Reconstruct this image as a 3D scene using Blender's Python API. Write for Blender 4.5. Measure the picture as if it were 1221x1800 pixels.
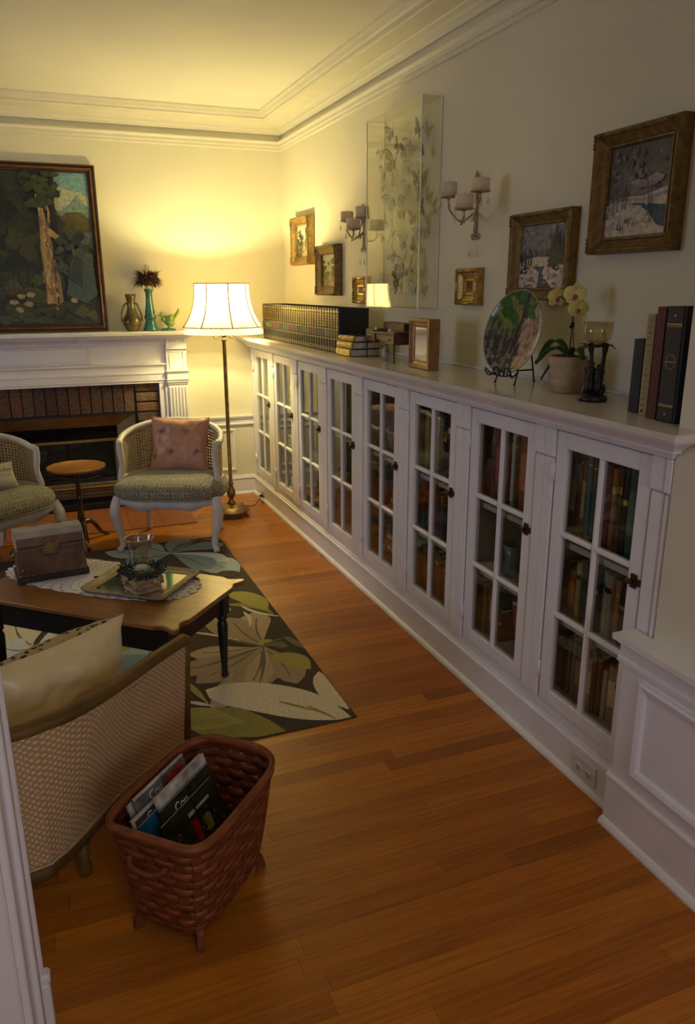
import bpy, math, random
from mathutils import Vector, Matrix, noise
random.seed(7)
PI = math.pi
scene = bpy.context.scene
for o in list(bpy.data.objects):
    bpy.data.objects.remove(o)

# ------------------------------------------------------------------ camera
F_PX, CAM_H = 1345.0, 1.5
YAW, PITCH, ROLL = math.radians(21.76), math.radians(16.34), math.radians(-0.14)
_fw = Vector((math.sin(YAW)*math.cos(PITCH), math.cos(YAW)*math.cos(PITCH), -math.sin(PITCH)))
_ri0 = Vector((math.cos(YAW), -math.sin(YAW), 0))
_up0 = _ri0.cross(_fw)
_ri = _ri0*math.cos(ROLL) + _up0*math.sin(ROLL)
_up = -_ri0*math.sin(ROLL) + _up0*math.cos(ROLL)
CAM = Vector((0, 0, CAM_H))
cam_data = bpy.data.cameras.new('camera')
cam_data.sensor_fit = 'VERTICAL'
cam_data.sensor_height = 36.0
cam_data.lens = F_PX/1800*36
cam_data.clip_start = 0.02
cam_data.dof.use_dof = True
cam_data.dof.focus_distance = 3.4
cam_data.dof.aperture_fstop = 8.0
cam = bpy.data.objects.new('camera', cam_data)
scene.collection.objects.link(cam)
cam.matrix_world = Matrix(((_ri.x, _up.x, -_fw.x, CAM.x), (_ri.y, _up.y, -_fw.y, CAM.y), (_ri.z, _up.z, -_fw.z, CAM.z), (0, 0, 0, 1)))
scene.camera = cam

# ------------------------------------------------------------------ world, light, exposure
scene.view_settings.view_transform = 'Standard'
scene.view_settings.look = 'None'
scene.view_settings.gamma = 1.0
scene.view_settings.use_curve_mapping = False
scene.view_settings.exposure = 0.88
world = bpy.data.worlds.new('world'); scene.world = world
world.use_nodes = True
world.node_tree.nodes['Background'].inputs[0].default_value = (0.45, 0.55, 0.75, 1)
world.node_tree.nodes['Background'].inputs[1].default_value = 0.2

LAMP_POWER = 19.5
ASSUMED_HALL_POWER = 5.5  # strength of the assumed, unseen ceiling lamp
LAMP_COL = (1.0, 0.86, 0.40)
DAY_COL = (0.68, 0.72, 1.0)

def area_light(name, loc, direction, sx, sy, power, col):
    d = bpy.data.lights.new(name, 'AREA'); d.shape = 'RECTANGLE'
    d.size, d.size_y, d.energy, d.color = sx, sy, power, col
    o = bpy.data.objects.new(name, d); scene.collection.objects.link(o)
    o.location = loc
    o.rotation_euler = Vector(direction).to_track_quat('-Z', 'Y').to_euler()
    return o
# daylight entering by two assumed, unseen windows (their frames are built below)
area_light('assumed_window_daylight', (0.55, -2.38, 1.55), (0, 1, -0.05), 1.1, 1.3, 11.0, DAY_COL)
area_light('assumed_window_daylight', (-3.08, 3.3, 1.5), (1, 0, -0.1), 1.3, 1.3, 11.0, DAY_COL)

# ------------------------------------------------------------------ pixel rays
def ray(u, v):
    return _ri*((u-610.5)/F_PX) - _up*((v-900)/F_PX) + _fw
def atz(u, v, z=0.0):
    d = ray(u, v); return CAM + d*((z-CAM_H)/d.z)
def atx(u, v, x):
    d = ray(u, v); return CAM + d*(x/d.x)
def aty(u, v, y):
    d = ray(u, v); return CAM + d*(y/d.y)
def y_on_line(u, x, z):
    """y of the point on the line (x, *, z) that stands at photo column u"""
    lo, hi = 0.6, 7.0
    for _ in range(50):
        m = (lo+hi)/2
        q = Vector((x, m, z)) - CAM
        uu = 610.5 + F_PX*q.dot(_ri)/q.dot(_fw)
        if uu > u: lo = m
        else: hi = m
    return lo
def x_on_line(u, y, z):
    lo, hi = -3.0, 3.0
    for _ in range(50):
        m = (lo+hi)/2
        q = Vector((m, y, z)) - CAM
        if 610.5 + F_PX*q.dot(_ri)/q.dot(_fw) < u: lo = m
        else: hi = m
    return lo

# ------------------------------------------------------------------ mesh builder
class MB:
    def __init__(self):
        self.v, self.f, self.s, self.c = [], [], [], []
    def face(self, idx, smooth=False, col=None):
        self.f.append(tuple(idx)); self.s.append(smooth); self.c.append(col)
    def add(self, verts, faces, smooth=False, col=None):
        b = len(self.v); self.v += [tuple(p) for p in verts]
        for q in faces: self.face([b+i for i in q], smooth, col)
        return self
    def box(self, x0, x1, y0, y1, z0, z1, col=None):
        if x0 > x1: x0, x1 = x1, x0
        if y0 > y1: y0, y1 = y1, y0
        if z0 > z1: z0, z1 = z1, z0
        return self.add([(x0,y0,z0),(x1,y0,z0),(x1,y1,z0),(x0,y1,z0),(x0,y0,z1),(x1,y0,z1),(x1,y1,z1),(x0,y1,z1)],
            [(0,3,2,1),(4,5,6,7),(0,1,5,4),(1,2,6,5),(2,3,7,6),(3,0,4,7)], False, col)
    def cbox(self, x0, x1, y0, y1, z0, z1, c=0.002, col=None):
        """box with chamfered edges (44 triangles)"""
        if x0 > x1: x0, x1 = x1, x0
        if y0 > y1: y0, y1 = y1, y0
        if z0 > z1: z0, z1 = z1, z0
        c = min(c, (x1-x0)*.45, (y1-y0)*.45, (z1-z0)*.45)
        P = {}
        vs = []
        lim = ((x0,x1),(y0,y1),(z0,z1))
        for ix in (0,1):
            for iy in (0,1):
                for iz in (0,1):
                    k = (ix,iy,iz)
                    for a in range(3):
                        p = [lim[j][k[j]] + (c if k[j]==0 else -c)*(0 if j==a else 1) for j in range(3)]
                        P[(k,a)] = len(vs); vs.append(p)
        fs = []
        for a in range(3):
            o1, o2 = (a+1)%3, (a+2)%3
            for s in (0,1):
                q = []
                for (i,j) in ((0,0),(1,0),(1,1),(0,1)):
                    k = [0,0,0]; k[a] = s; k[o1] = i; k[o2] = j
                    q.append(P[(tuple(k),a)])
                fs.append(q if s else q[::-1])
            for i in (0,1):
                for j in (0,1):
                    k0 = [0,0,0]; k0[o1] = i; k0[o2] = j; k1 = list(k0); k1[a] = 1
                    q = [P[(tuple(k0),o1)],P[(tuple(k1),o1)],P[(tuple(k1),o2)],P[(tuple(k0),o2)]]
                    fs.append(q if (i+j)%2 == 1 else q[::-1])
        for k in [(i,j,l) for i in (0,1) for j in (0,1) for l in (0,1)]:
            q = [P[(k,0)],P[(k,1)],P[(k,2)]]
            fs.append(q if sum(k)%2 == 1 else q[::-1])
        return self.add(vs, fs, False, col)
    def obox(self, M, x0, x1, y0, y1, z0, z1, col=None):
        b = len(self.v); self.box(x0,x1,y0,y1,z0,z1,col)
        for i in range(b, len(self.v)): self.v[i] = tuple(M @ Vector(self.v[i]))
        return self
    def prism(self, poly, axis, a0, a1, smooth=False, col=None):
        """extrude a 2D polygon along an axis; poly gives the other two coordinates in order"""
        n = len(poly); vs = []
        for a in (a0, a1):
            for p, q in poly:
                vs.append((a,p,q) if axis == 'x' else (p,a,q) if axis == 'y' else (p,q,a))
        fs = [tuple(range(n)), tuple(range(2*n-1, n-1, -1))]
        b = len(self.v); self.v += vs
        for q in fs: self.face([b+i for i in q], False, col)
        for i in range(n):
            j = (i+1) % n
            self.face([b+i, b+n+i, b+n+j, b+j], smooth, col)
        return self
    def lathe(self, prof, n=24, c=(0,0,0), smooth=True, col=None, fn=None, sy=1.0):
        b = len(self.v); m = len(prof)
        for r, z in prof:
            for k in range(n):
                a = 2*PI*k/n; rr = fn(r, z, a) if fn else r
                self.v.append((c[0]+rr*math.cos(a), c[1]+sy*rr*math.sin(a), c[2]+z))
        for i in range(m-1):
            for k in range(n):
                k2 = (k+1) % n
                self.face([b+i*n+k, b+i*n+k2, b+(i+1)*n+k2, b+(i+1)*n+k], smooth, col)
        if prof[0][0] > 1e-5: self.face([b+k for k in range(n-1,-1,-1)], False, col)
        if prof[-1][0] > 1e-5: self.face([b+(m-1)*n+k for k in range(n)], False, col)
        return self
    def tube(self, pts, r, n=8, closed=False, smooth=True, col=None, flat=1.0):
        pts = [Vector(p) for p in pts]; m = len(pts); b = len(self.v)
        rr = r if isinstance(r, (list, tuple)) else [r]*m
        up = None
        for i in range(m):
            if closed: t = pts[(i+1)%m] - pts[i-1]
            else: t = pts[min(i+1,m-1)] - pts[max(i-1,0)]
            if t.length < 1e-9: t = Vector((0,0,1))
            t.normalize()
            if up is None:
                up = Vector((0,0,1)) if abs(t.z) < .9 else Vector((1,0,0))
            side = t.cross(up)
            if side.length < 1e-6: side = t.orthogonal()
            side.normalize(); up = side.cross(t).normalized()
            for k in range(n):
                a = 2*PI*k/n
                self.v.append(tuple(pts[i] + side*(math.cos(a)*rr[i]) + up*(math.sin(a)*rr[i]*flat)))
        for i in range(m if closed else m-1):
            i2 = (i+1) % m
            for k in range(n):
                k2 = (k+1) % n
                self.face([b+i*n+k, b+i*n+k2, b+i2*n+k2, b+i2*n+k], smooth, col)
        if not closed:
            self.face([b+k for k in range(n-1,-1,-1)], False, col); self.face([b+(m-1)*n+k for k in range(n)], False, col)
        return self
    def grid(self, fn, nu, nv, cu=False, cv=False, smooth=True, col=None, skip=None):
        b = len(self.v); mu = nu if cu else nu+1; mv = nv if cv else nv+1
        for i in range(mu):
            for j in range(mv): self.v.append(tuple(fn(i/nu, j/nv)))
        for i in range(nu):
            for j in range(nv):
                if skip and skip(i, j): continue
                i2, j2 = (i+1) % mu, (j+1) % mv
                self.face([b+i*mv+j, b+i2*mv+j, b+i2*mv+j2, b+i*mv+j2], smooth, col)
        return self
    def frame_rect(self, w, h, prof, cx=0, z0=0, smooth=False, col=None):
        """moulding swept round a rectangle, facing -y; prof = (inset, height above y=0 plane)"""
        b = len(self.v); m = len(prof)
        for d, t in prof:
            for x, z in ((-w/2+d, d), (w/2-d, d), (w/2-d, h-d), (-w/2+d, h-d)):
                self.v.append((cx+x, -t, z0+z))
        for i in range(m-1):
            for k in range(4):
                k2 = (k+1) % 4
                self.face([b+i*4+k, b+i*4+k2, b+(i+1)*4+k2, b+(i+1)*4+k], smooth, col)
        return self
    def sphere(self, c, r, n=10, col=None, sz=1.0):
        prof = [(max(r*math.sin(PI*i/(n//2+1)),1e-6), -r*sz*math.cos(PI*i/(n//2+1))) for i in range(n//2+2)]
        return self.lathe(prof, n, c, True, col)
    def poly(self, pts, col=None):
        b = len(self.v); self.v += [tuple(p) for p in pts]
        self.face(range(b, b+len(pts)), False, col); return self
    def mesh(self, name, mat):
        me = bpy.data.meshes.new(name)
        me.from_pydata(self.v, [], self.f)
        me.polygons.foreach_set('use_smooth', self.s)
        if any(c is not None for c in self.c):
            at = me.color_attributes.new('Col', 'FLOAT_COLOR', 'CORNER')
            buf = []
            for p, c in zip(me.polygons, self.c):
                c = c or (1,1,1)
                buf += [c[0], c[1], c[2], 1.0]*p.loop_total
            at.data.foreach_set('color', buf)
        if mat: me.materials.append(mat)
        me.update()
        return me
    def build(self, name, mat, parent=None, fix=True, loc=None, rz=None):
        me = self.mesh(name, mat)
        if fix:
            import bmesh
            bm = bmesh.new(); bm.from_mesh(me)
            bmesh.ops.recalc_face_normals(bm, faces=bm.faces[:])
            bm.to_mesh(me); bm.free()
        return link(name, me, parent, loc, rz)

def link(name, me, parent=None, loc=None, rz=None):
    o = bpy.data.objects.new(name, me); scene.collection.objects.link(o)
    if parent: o.parent = parent
    if loc: o.location = loc
    if rz is not None: o.rotation_euler = (0,0,rz)
    return o
def tag(o, label, cat, group=None):
    o['label'] = label; o['category'] = cat
    if group: o['group'] = group
    return o
def thing(name, label, cat, loc=(0,0,0), rz=0.0, group=None, rot=None):
    o = bpy.data.objects.new(name, None); scene.collection.objects.link(o)
    o.location = loc; o.rotation_euler = rot if rot else (0,0,rz); o.empty_display_size = .05
    return tag(o, label, cat, group)
def struct(o):
    o['kind'] = 'structure'; return o
def copy_tree(root, loc, rz, label, group=None):
    r = root.copy(); scene.collection.objects.link(r); r.location = loc; r.rotation_euler = (0,0,rz); r['label'] = label
    if group: r['group'] = group
    for ch in root.children:
        c = ch.copy(); scene.collection.objects.link(c); c.parent = r
        for g in ch.children:
            d = g.copy(); scene.collection.objects.link(d); d.parent = c
    return r
def text_part(name, body, size, mat, parent, loc, rot, extrude=0.0002, align='CENTER', shear=0.0):
    cu = bpy.data.curves.new('lettering', 'FONT'); cu.body = body; cu.size = size; cu.extrude = extrude
    cu.align_x = align; cu.align_y = 'CENTER'; cu.shear = shear
    t = bpy.data.objects.new('lettering', cu); scene.collection.objects.link(t)
    bpy.context.view_layer.update()
    me = bpy.data.meshes.new_from_object(t)
    bpy.data.objects.remove(t)
    me.materials.clear(); me.materials.append(mat)
    o = link(name, me, parent, loc); o.rotation_euler = rot
    return o
def lerp(a, b, t): return a + (b-a)*t
def smooth_path(pts, n=6, closed=False):
    """Catmull-Rom"""
    P = [Vector(p) for p in pts]; m = len(P); out = []
    rng = range(m) if closed else range(m-1)
    for i in rng:
        if closed: p0, p1, p2, p3 = P[i-1], P[i], P[(i+1)%m], P[(i+2)%m]
        else: p0, p1, p2, p3 = P[max(i-1,0)], P[i], P[i+1], P[min(i+2,m-1)]
        for k in range(n):
            t = k/n
            out.append(.5*((2*p1)+(p2-p0)*t+(2*p0-5*p1+4*p2-p3)*t*t+(3*p1-p0-3*p2+p3)*t**3))
    if not closed: out.append(P[-1])
    return out

# ------------------------------------------------------------------ materials
MATS = {}
def nodes_of(name):
    m = bpy.data.materials.new(name); m.use_nodes = True
    nt = m.node_tree; return m, nt, nt.nodes['Principled BSDF']
def N(nt, t, **kw):
    n = nt.nodes.new(t)
    for k, v in kw.items():
        if k in n.inputs: n.inputs[k].default_value = v
        else: setattr(n, k, v)
    return n
def mat(name, col, rough=.5, metal=0.0, var=.12, scale=12.0, bump=.0, bscale=60.0, stretch=(1,1,1), sheen=0, coat=0, emis=None, spec=.5):
    """procedural paint/wood/metal: colour broken up by noise, optional relief"""
    if name in MATS: return MATS[name]
    m, nt, b = nodes_of(name)
    tc = N(nt, 'ShaderNodeTexCoord'); mp = N(nt, 'ShaderNodeMapping'); mp.inputs['Scale'].default_value = stretch
    nt.links.new(tc.outputs['Object'], mp.inputs['Vector'])
    no = N(nt, 'ShaderNodeTexNoise', Scale=scale, Detail=4.0)
    nt.links.new(mp.outputs[0], no.inputs['Vector'])
    cr = N(nt, 'ShaderNodeValToRGB')
    c = Vector(col[:3])
    cr.color_ramp.elements[0].position = .3; cr.color_ramp.elements[1].position = .7
    cr.color_ramp.elements[0].color = (*[max(0,x*(1-var)) for x in c], 1); cr.color_ramp.elements[1].color = (*[min(1,x*(1+var)) for x in c], 1)
    nt.links.new(no.outputs[0], cr.inputs[0]); nt.links.new(cr.outputs[0], b.inputs['Base Color'])
    b.inputs['Roughness'].default_value = rough; b.inputs['Metallic'].default_value = metal
    b.inputs['Specular IOR Level'].default_value = spec
    if sheen: b.inputs['Sheen Weight'].default_value = sheen
    if coat: b.inputs['Coat Weight'].default_value = coat; b.inputs['Coat Roughness'].default_value = .15
    if emis: b.inputs['Emission Color'].default_value = (*emis[0],1); b.inputs['Emission Strength'].default_value = emis[1]
    if bump:
        n2 = N(nt, 'ShaderNodeTexNoise', Scale=bscale, Detail=3.0); nt.links.new(mp.outputs[0], n2.inputs['Vector'])
        bp = N(nt, 'ShaderNodeBump', Strength=min(bump,1), Distance=.003)
        nt.links.new(n2.outputs[0], bp.inputs['Height']); nt.links.new(bp.outputs[0], b.inputs['Normal'])
    MATS[name] = m
    return m
def col_mat(name, rough=.6, var=.18, scale=60, bump=.25, source='attr', metal=0.0):
    """colour from a colour attribute (flat print, painting) or from the object colour, with fine grain"""
    if name in MATS: return MATS[name]
    m, nt, b = nodes_of(name)
    if source == 'attr':
        a = N(nt, 'ShaderNodeAttribute', attribute_name='Col'); csock = a.outputs['Color']
    else:
        a = N(nt, 'ShaderNodeObjectInfo'); csock = a.outputs['Color']
    tc = N(nt, 'ShaderNodeTexCoord')
    no = N(nt, 'ShaderNodeTexNoise', Scale=scale, Detail=4.0); nt.links.new(tc.outputs['Object'], no.inputs['Vector'])
    mr = N(nt, 'ShaderNodeMapRange'); mr.inputs['From Min'].default_value=.3; mr.inputs['From Max'].default_value=.7
    mr.inputs['To Min'].default_value = 1-var; mr.inputs['To Max'].default_value = 1+var
    nt.links.new(no.outputs[0], mr.inputs['Value'])
    mx = N(nt, 'ShaderNodeMix', data_type='RGBA', blend_type='MULTIPLY'); mx.inputs[0].default_value = 1
    nt.links.new(csock, mx.inputs[6]); nt.links.new(mr.outputs[0], mx.inputs[7])
    nt.links.new(mx.outputs[2], b.inputs['Base Color']); b.inputs['Roughness'].default_value = rough; b.inputs['Metallic'].default_value = metal
    if bump:
        bp = N(nt, 'ShaderNodeBump', Strength=bump, Distance=.002)
        nt.links.new(no.outputs[0], bp.inputs['Height']); nt.links.new(bp.outputs[0], b.inputs['Normal'])
    MATS[name] = m
    return m
def glass_mat(name, tint=(1,1,1), rough=.02, ior=1.45, extra=0.0):
    """thin clear pane: what lies behind shows through, Fresnel reflection on top"""
    if name in MATS: return MATS[name]
    m, nt, b = nodes_of(name); nt.nodes.remove(b)
    out = [n for n in nt.nodes if n.type == 'OUTPUT_MATERIAL'][0]
    tr = N(nt, 'ShaderNodeBsdfTransparent'); tr.inputs[0].default_value = (*tint,1)
    gl = N(nt, 'ShaderNodeBsdfGlossy'); gl.inputs['Roughness'].default_value = rough
    fr = N(nt, 'ShaderNodeFresnel', IOR=ior)
    ge = N(nt, 'ShaderNodeNewGeometry')            # a thin sheet: the same Fresnel on both of its faces
    mi = N(nt, 'ShaderNodeMix'); mi.inputs[2].default_value = ior; mi.inputs[3].default_value = 1/ior
    nt.links.new(ge.outputs['Backfacing'], mi.inputs[0]); nt.links.new(mi.outputs[0], fr.inputs['IOR'])
    ad = N(nt, 'ShaderNodeMath', operation='ADD', use_clamp=True); ad.inputs[1].default_value = extra
    mx = N(nt, 'ShaderNodeMixShader')
    nt.links.new(fr.outputs[0], ad.inputs[0]); nt.links.new(ad.outputs[0], mx.inputs[0])
    nt.links.new(tr.outputs[0], mx.inputs[1]); nt.links.new(gl.outputs[0], mx.inputs[2])
    nt.links.new(mx.outputs[0], out.inputs[0])
    MATS[name] = m; return m

WALL = mat('wall_paint', (.74,.70,.52), .75, var=.03, scale=3, bump=.08, bscale=220)
CEIL = mat('ceiling_paint', (.80,.77,.66), .85, var=.02, scale=3, bump=.05, bscale=150)
CROWN = mat('crown_paint', (.74,.70,.55), .6, var=.03, scale=8, bump=.04, bscale=50)
WHITE = mat('white_trim_paint', (.84,.82,.80), .38, var=.03, scale=8, bump=.04, bscale=50)
CABIN = mat('cabinet_interior_paint', (.52,.48,.40), .6, var=.05, scale=8)
GLASS = glass_mat('window_glass', (.93,.95,.93), .015, 1.5)
ACRYL = glass_mat('acrylic', (.97,.97,.93), .01, 1.5)
CLEAR = glass_mat('clear_glass', (.95,.97,.95), .02, 1.5)
BRASSD = mat('aged_brass', (.30,.21,.09), .38, 1.0, var=.3, scale=40)
BRASS = mat('polished_brass', (.62,.46,.20), .25, 1.0, var=.08, scale=6)
IRON = mat('black_iron', (.012,.011,.011), .45, .6, var=.2)
GILT = mat('gilt_wood', (.44,.29,.085), .42, .75, var=.35, scale=45, bump=.4, bscale=140)
GILTD = mat('dark_gilt_wood', (.20,.135,.045), .5, .55, var=.4, scale=50, bump=.5, bscale=120)
GOLDLINE = mat('gold_foil', (.75,.56,.20), .3, 1.0, var=.1)
PAPER = mat('book_page_edges', (.62,.54,.38), .85, var=.15, scale=90, stretch=(1,1,8))
BOOK = col_mat('book_cloth', .6, .18, 150, .2, 'obj')
CANVAS = col_mat('oil_paint', .45, .30, 55, .5, 'attr')
CREAMP = mat('cream_chair_paint', (.66,.62,.54), .45, var=.08, scale=20, bump=.1)
GILTD2 = mat('olive_gilt_wood', (.22,.14,.045), .48, .55, var=.35, scale=40, bump=.4, bscale=120)
CANE = mat('cane', (.50,.39,.19), .55, var=.2, scale=60)
# ================================================================== THE SETTING
XW, YW, ZC = 1.72, 5.54, 2.615          # alcove wall, fireplace wall, ceiling
XN, XL = 1.435, -3.2                     # near right wall, left wall
CT = 1.17                                # countertop height

# ---- floor: strip planks laid across the room
def wood_floor_mat(name, source):
    m, nt, b = nodes_of(name)
    a = N(nt, 'ShaderNodeObjectInfo') if source == 'obj' else N(nt, 'ShaderNodeAttribute', attribute_name='Col')
    ge = N(nt, 'ShaderNodeNewGeometry')
    mp = N(nt, 'ShaderNodeMapping'); mp.inputs['Scale'].default_value = (2.2, 60, 1)
    nt.links.new(ge.outputs['Position'], mp.inputs['Vector'])
    no = N(nt, 'ShaderNodeTexNoise', Scale=1.6, Detail=6.0, Roughness=.6); nt.links.new(mp.outputs[0], no.inputs['Vector'])
    n2 = N(nt, 'ShaderNodeTexNoise', Scale=1.3, Detail=3.0); nt.links.new(ge.outputs['Position'], n2.inputs['Vector'])
    mr = N(nt, 'ShaderNodeMapRange'); mr.inputs['From Min'].default_value=.3; mr.inputs['From Max'].default_value=.72; mr.inputs['To Min'].default_value=.72; mr.inputs['To Max'].default_value=1.22
    nt.links.new(no.outputs[0], mr.inputs['Value'])
    mx = N(nt, 'ShaderNodeMix', data_type='RGBA', blend_type='MULTIPLY'); mx.inputs[0].default_value = 1
    nt.links.new(a.outputs['Color'], mx.inputs[6]); nt.links.new(mr.outputs[0], mx.inputs[7])
    nt.links.new(mx.outputs[2], b.inputs['Base Color'])
    r2 = N(nt, 'ShaderNodeMapRange'); r2.inputs['From Min'].default_value=.3; r2.inputs['From Max'].default_value=.7; r2.inputs['To Min'].default_value=.24; r2.inputs['To Max'].default_value=.42
    nt.links.new(n2.outputs[0], r2.inputs['Value']); nt.links.new(r2.outputs[0], b.inputs['Roughness'])
    bp = N(nt, 'ShaderNodeBump', Strength=.12, Distance=.002); nt.links.new(no.outputs[0], bp.inputs['Height']); nt.links.new(bp.outputs[0], b.inputs['Normal'])
    b.inputs['Specular IOR Level'].default_value = .32
    return m
FLOOR_OBJ = wood_floor_mat('fir_floor_plank', 'obj'); FLOOR_ATT = wood_floor_mat('fir_floor_strip', 'attr')
SUB = mat('dark_floor_joint', (.14,.055,.012), .8)
floor = struct(MB().box(-3.2, 1.8, -2.6, 5.6, -.06, -.010).build('floor', SUB))
PW = .0572
unit = MB().cbox(-.5, .5, -.5, .5, -.5, .5, .0)
plank_me = {}
def plank_tone():
    t = random.random()
    base = Vector((.36,.110,.009))*(1-t) + Vector((.52,.182,.015))*t
    if random.random() < .12: base *= .8
    if random.random() < .08: base *= 1.16
    return base
rest = MB(); plank_n = 0
row = 0; y = .62
while y < 5.54:
    x = -3.2 + random.uniform(0, .8) - .8
    while x < 1.46:
        L = random.uniform(.45, 1.9); x1 = min(x+L, 1.46); x0 = max(x, -3.2)
        if x1-x0 < .05: x += L; continue
        c = plank_tone(); g = .0004
        if x1 > -.35 and y > .85 and not (2.5 < y < 4.3 and x1 < .6) and plank_n < 290:
            o = link('plank', plank_me.setdefault('m', MB().box(-.5,.5,-.5,.5,-.5,.5).mesh('plank', FLOOR_OBJ)), floor)
            o.location = ((x0+x1)/2, y+PW/2, -.006); o.scale = (x1-x0-2*g, PW-2*g, .012); o.color = (*c, 1)
            plank_n += 1
        else:
            rest.box(x0+g, x1-g, y+g, y+PW-g, -.012, 0, tuple(c))
        x += L
    y += PW
y = .62
while y > -2.5:
    rest.box(-3.2, 1.46, y-PW+.0007, y-.0007, -.012, 0, tuple(plank_tone())); y -= PW
o = rest.build('plank_strip', FLOOR_ATT, floor, fix=False); o['kind'] = 'stuff'

# ---- walls and ceiling
struct(MB().box(XL-.1, XW+.15, YW, YW+.12, 0, ZC).build('wall_back', WALL))
struct(MB().box(XW, XW+.15, 1.415, YW, 0, ZC).build('wall_right', WALL))
struct(MB().box(XN, XW, -2.5, 1.415, 0, ZC).build('wall_right_near', WALL))
w = MB(); w.box(XL-.12, XL, 1.2, 2.6, 0, ZC); w.box(XL-.12, XL, 4.0, YW, 0, ZC); w.box(XL-.12, XL, 2.6, 4.0, 0, .8); w.box(XL-.12, XL, 2.6, 4.0, 2.2, ZC)
struct(w.build('wall_left', WALL))
w = MB(); w.box(XL, -.140, 1.235, 1.375, 0, ZC); w.box(-.125, XN, 1.235, 1.375, 2.2, ZC)
struct(w.build('wall_partition', WALL))
w = MB(); w.box(XL, -.1, -2.62, -2.5, 0, ZC); w.box(1.2, XN, -2.62, -2.5, 0, ZC); w.box(-.1, 1.2, -2.62, -2.5, 0, .8); w.box(-.1, 1.2, -2.62, -2.5, 2.3, ZC)
struct(w.build('wall_behind', WALL))
struct(MB().box(XL-.12, XL, -2.5, 1.2, 0, ZC).build('wall_side', WALL))
struct(MB().box(XL-.1, XW+.15, -2.6, YW+.1, ZC, ZC+.1).build('ceiling', CEIL))

def assumed_window(name, cx, cy, z0, z1, w, rz):
    r = MB().frame_rect(w+.16, z1-z0+.16, [(0,0),(0,.025),(.07,.03),(.08,.02),(.08,0)], 0, -.08).build(name, WHITE, None, True, (cx,cy,z0), rz); struct(r)
    m = MB(); m.box(-.015,.015,0,.04,0,z1-z0); m.box(-w/2,w/2,0,.04,(z1-z0)/2-.02,(z1-z0)/2+.02); m.build('sash_bar', WHITE, r)
    MB().box(-w/2,w/2,.05,.055,0,z1-z0).build('window_pane', GLASS, r)
assumed_window('assumed_window_1', .55, -2.5, .8, 2.3, 1.3, PI)  # assumed window behind the viewer, out of view, added for the cool daylight
assumed_window('assumed_window_2', XL, 3.3, .8, 2.2, 1.4, PI/2)  # assumed window in the left wall, also unseen and added for daylight

# ---- crown moulding with picture rail
rail = [(0,2.404),(.010,2.408),(.010,2.424),(.018,2.428),(.018,2.444),(.028,2.456),(.028,2.463),(0,2.466)]
cove = [(0,2.503),(.010,2.504),(.014,2.520),(.026,2.526),(.030,2.540),(.052,2.546),(.056,2.551),(.10,2.556),(.145,2.561),(.150,2.566),(.168,2.567),(.168,2.577),(.178,2.584),(.186,2.600),(.204,2.603),(.206,2.616)]
def sweep_crown(prof):
    m = MB()
    for p, z in prof:
        m.v += [(XW-p, 1.42, z), (XW-p, YW-p, z), (XL, YW-p, z)]
    for i in range(len(prof)-1):
        for k in (0,1): m.face([i*3+k, i*3+k+1, (i+1)*3+k+1, (i+1)*3+k])
    return m
struct(sweep_crown(cove).build('trim_1', CROWN, fix=False))
struct(sweep_crown(rail).build('trim_2', CROWN, fix=False))

# ---- baseboards, chair rail and panel moulding
def base_prof(t): return [(0,0),(t+.016,0),(t+.016,.006),(t+.012,.014),(t+.004,.019),(t,.020),(t,.108),(t-.003,.113),(t+.005,.118),(t+.005,.124),(t-.002,.130),(t-.004,.138),(0,.141)]
def rail_prof(t): return [(0,.528),(t,.528),(t,.536),(t-.006,.542),(t-.006,.566),(t+.004,.572),(t+.012,.586),(t+.012,.596),(0,.596)]
struct(MB().prism([(YW-p,z) for p,z in base_prof(.022)], 'x', .955, 1.455).build('baseboard_back', WHITE))
struct(MB().prism([(YW-p,z) for p,z in rail_prof(.016)], 'x', .955, 1.46).build('trim_3', WHITE))
struct(MB().frame_rect(.34,.31,[(0,0),(0,.010),(.006,.014),(.014,.010),(.018,.004),(.018,0)],1.14,.185).build('trim_4', WHITE, None, True, (0,YW,0)))
struct(MB().prism([(XN+.03-p,z) for p,z in base_prof(.022)], 'y', 1.50, YW).build('baseboard_right', WHITE))
# wainscot on the near wall, standing proud of the bookcase
WE = 1.475
w = MB(); w.box(1.398, XN, -2.5, WE, .10, .53)
wains = struct(w.build('wall_wainscot', WHITE))
bp = [(XN-p,z) for p,z in [(0,0),(.058,0),(.058,.007),(.052,.017),(.042,.021),(.042,.150),(.046,.153),(.046,.162),(.038,.168),(.036,.182),(0,.184)]]
struct(MB().prism(bp, 'y', -2.5, WE+.012).build('baseboard_near', WHITE))
lp = [(XN-p,z) for p,z in [(0,.515),(.037,.515),(.047,.52),(.047,.532),(.040,.538),(.040,.566),(.050,.574),(.054,.584),(.060,.588),(.072,.590),(.072,.606),(0,.606)]]
struct(MB().prism(lp, 'y', -2.5, WE+.014).build('trim_5', WHITE))
for k, yc in enumerate((1.15, .42)):
    o = MB().frame_rect(.50,.285,[(0,0),(0,.011),(.007,.015),(.020,.011),(.026,.004),(.026,-.004),(.030,-.004)],0,.212).build('panel_moulding', WHITE, wains, True, (1.398,yc,0), -PI/2)

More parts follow.
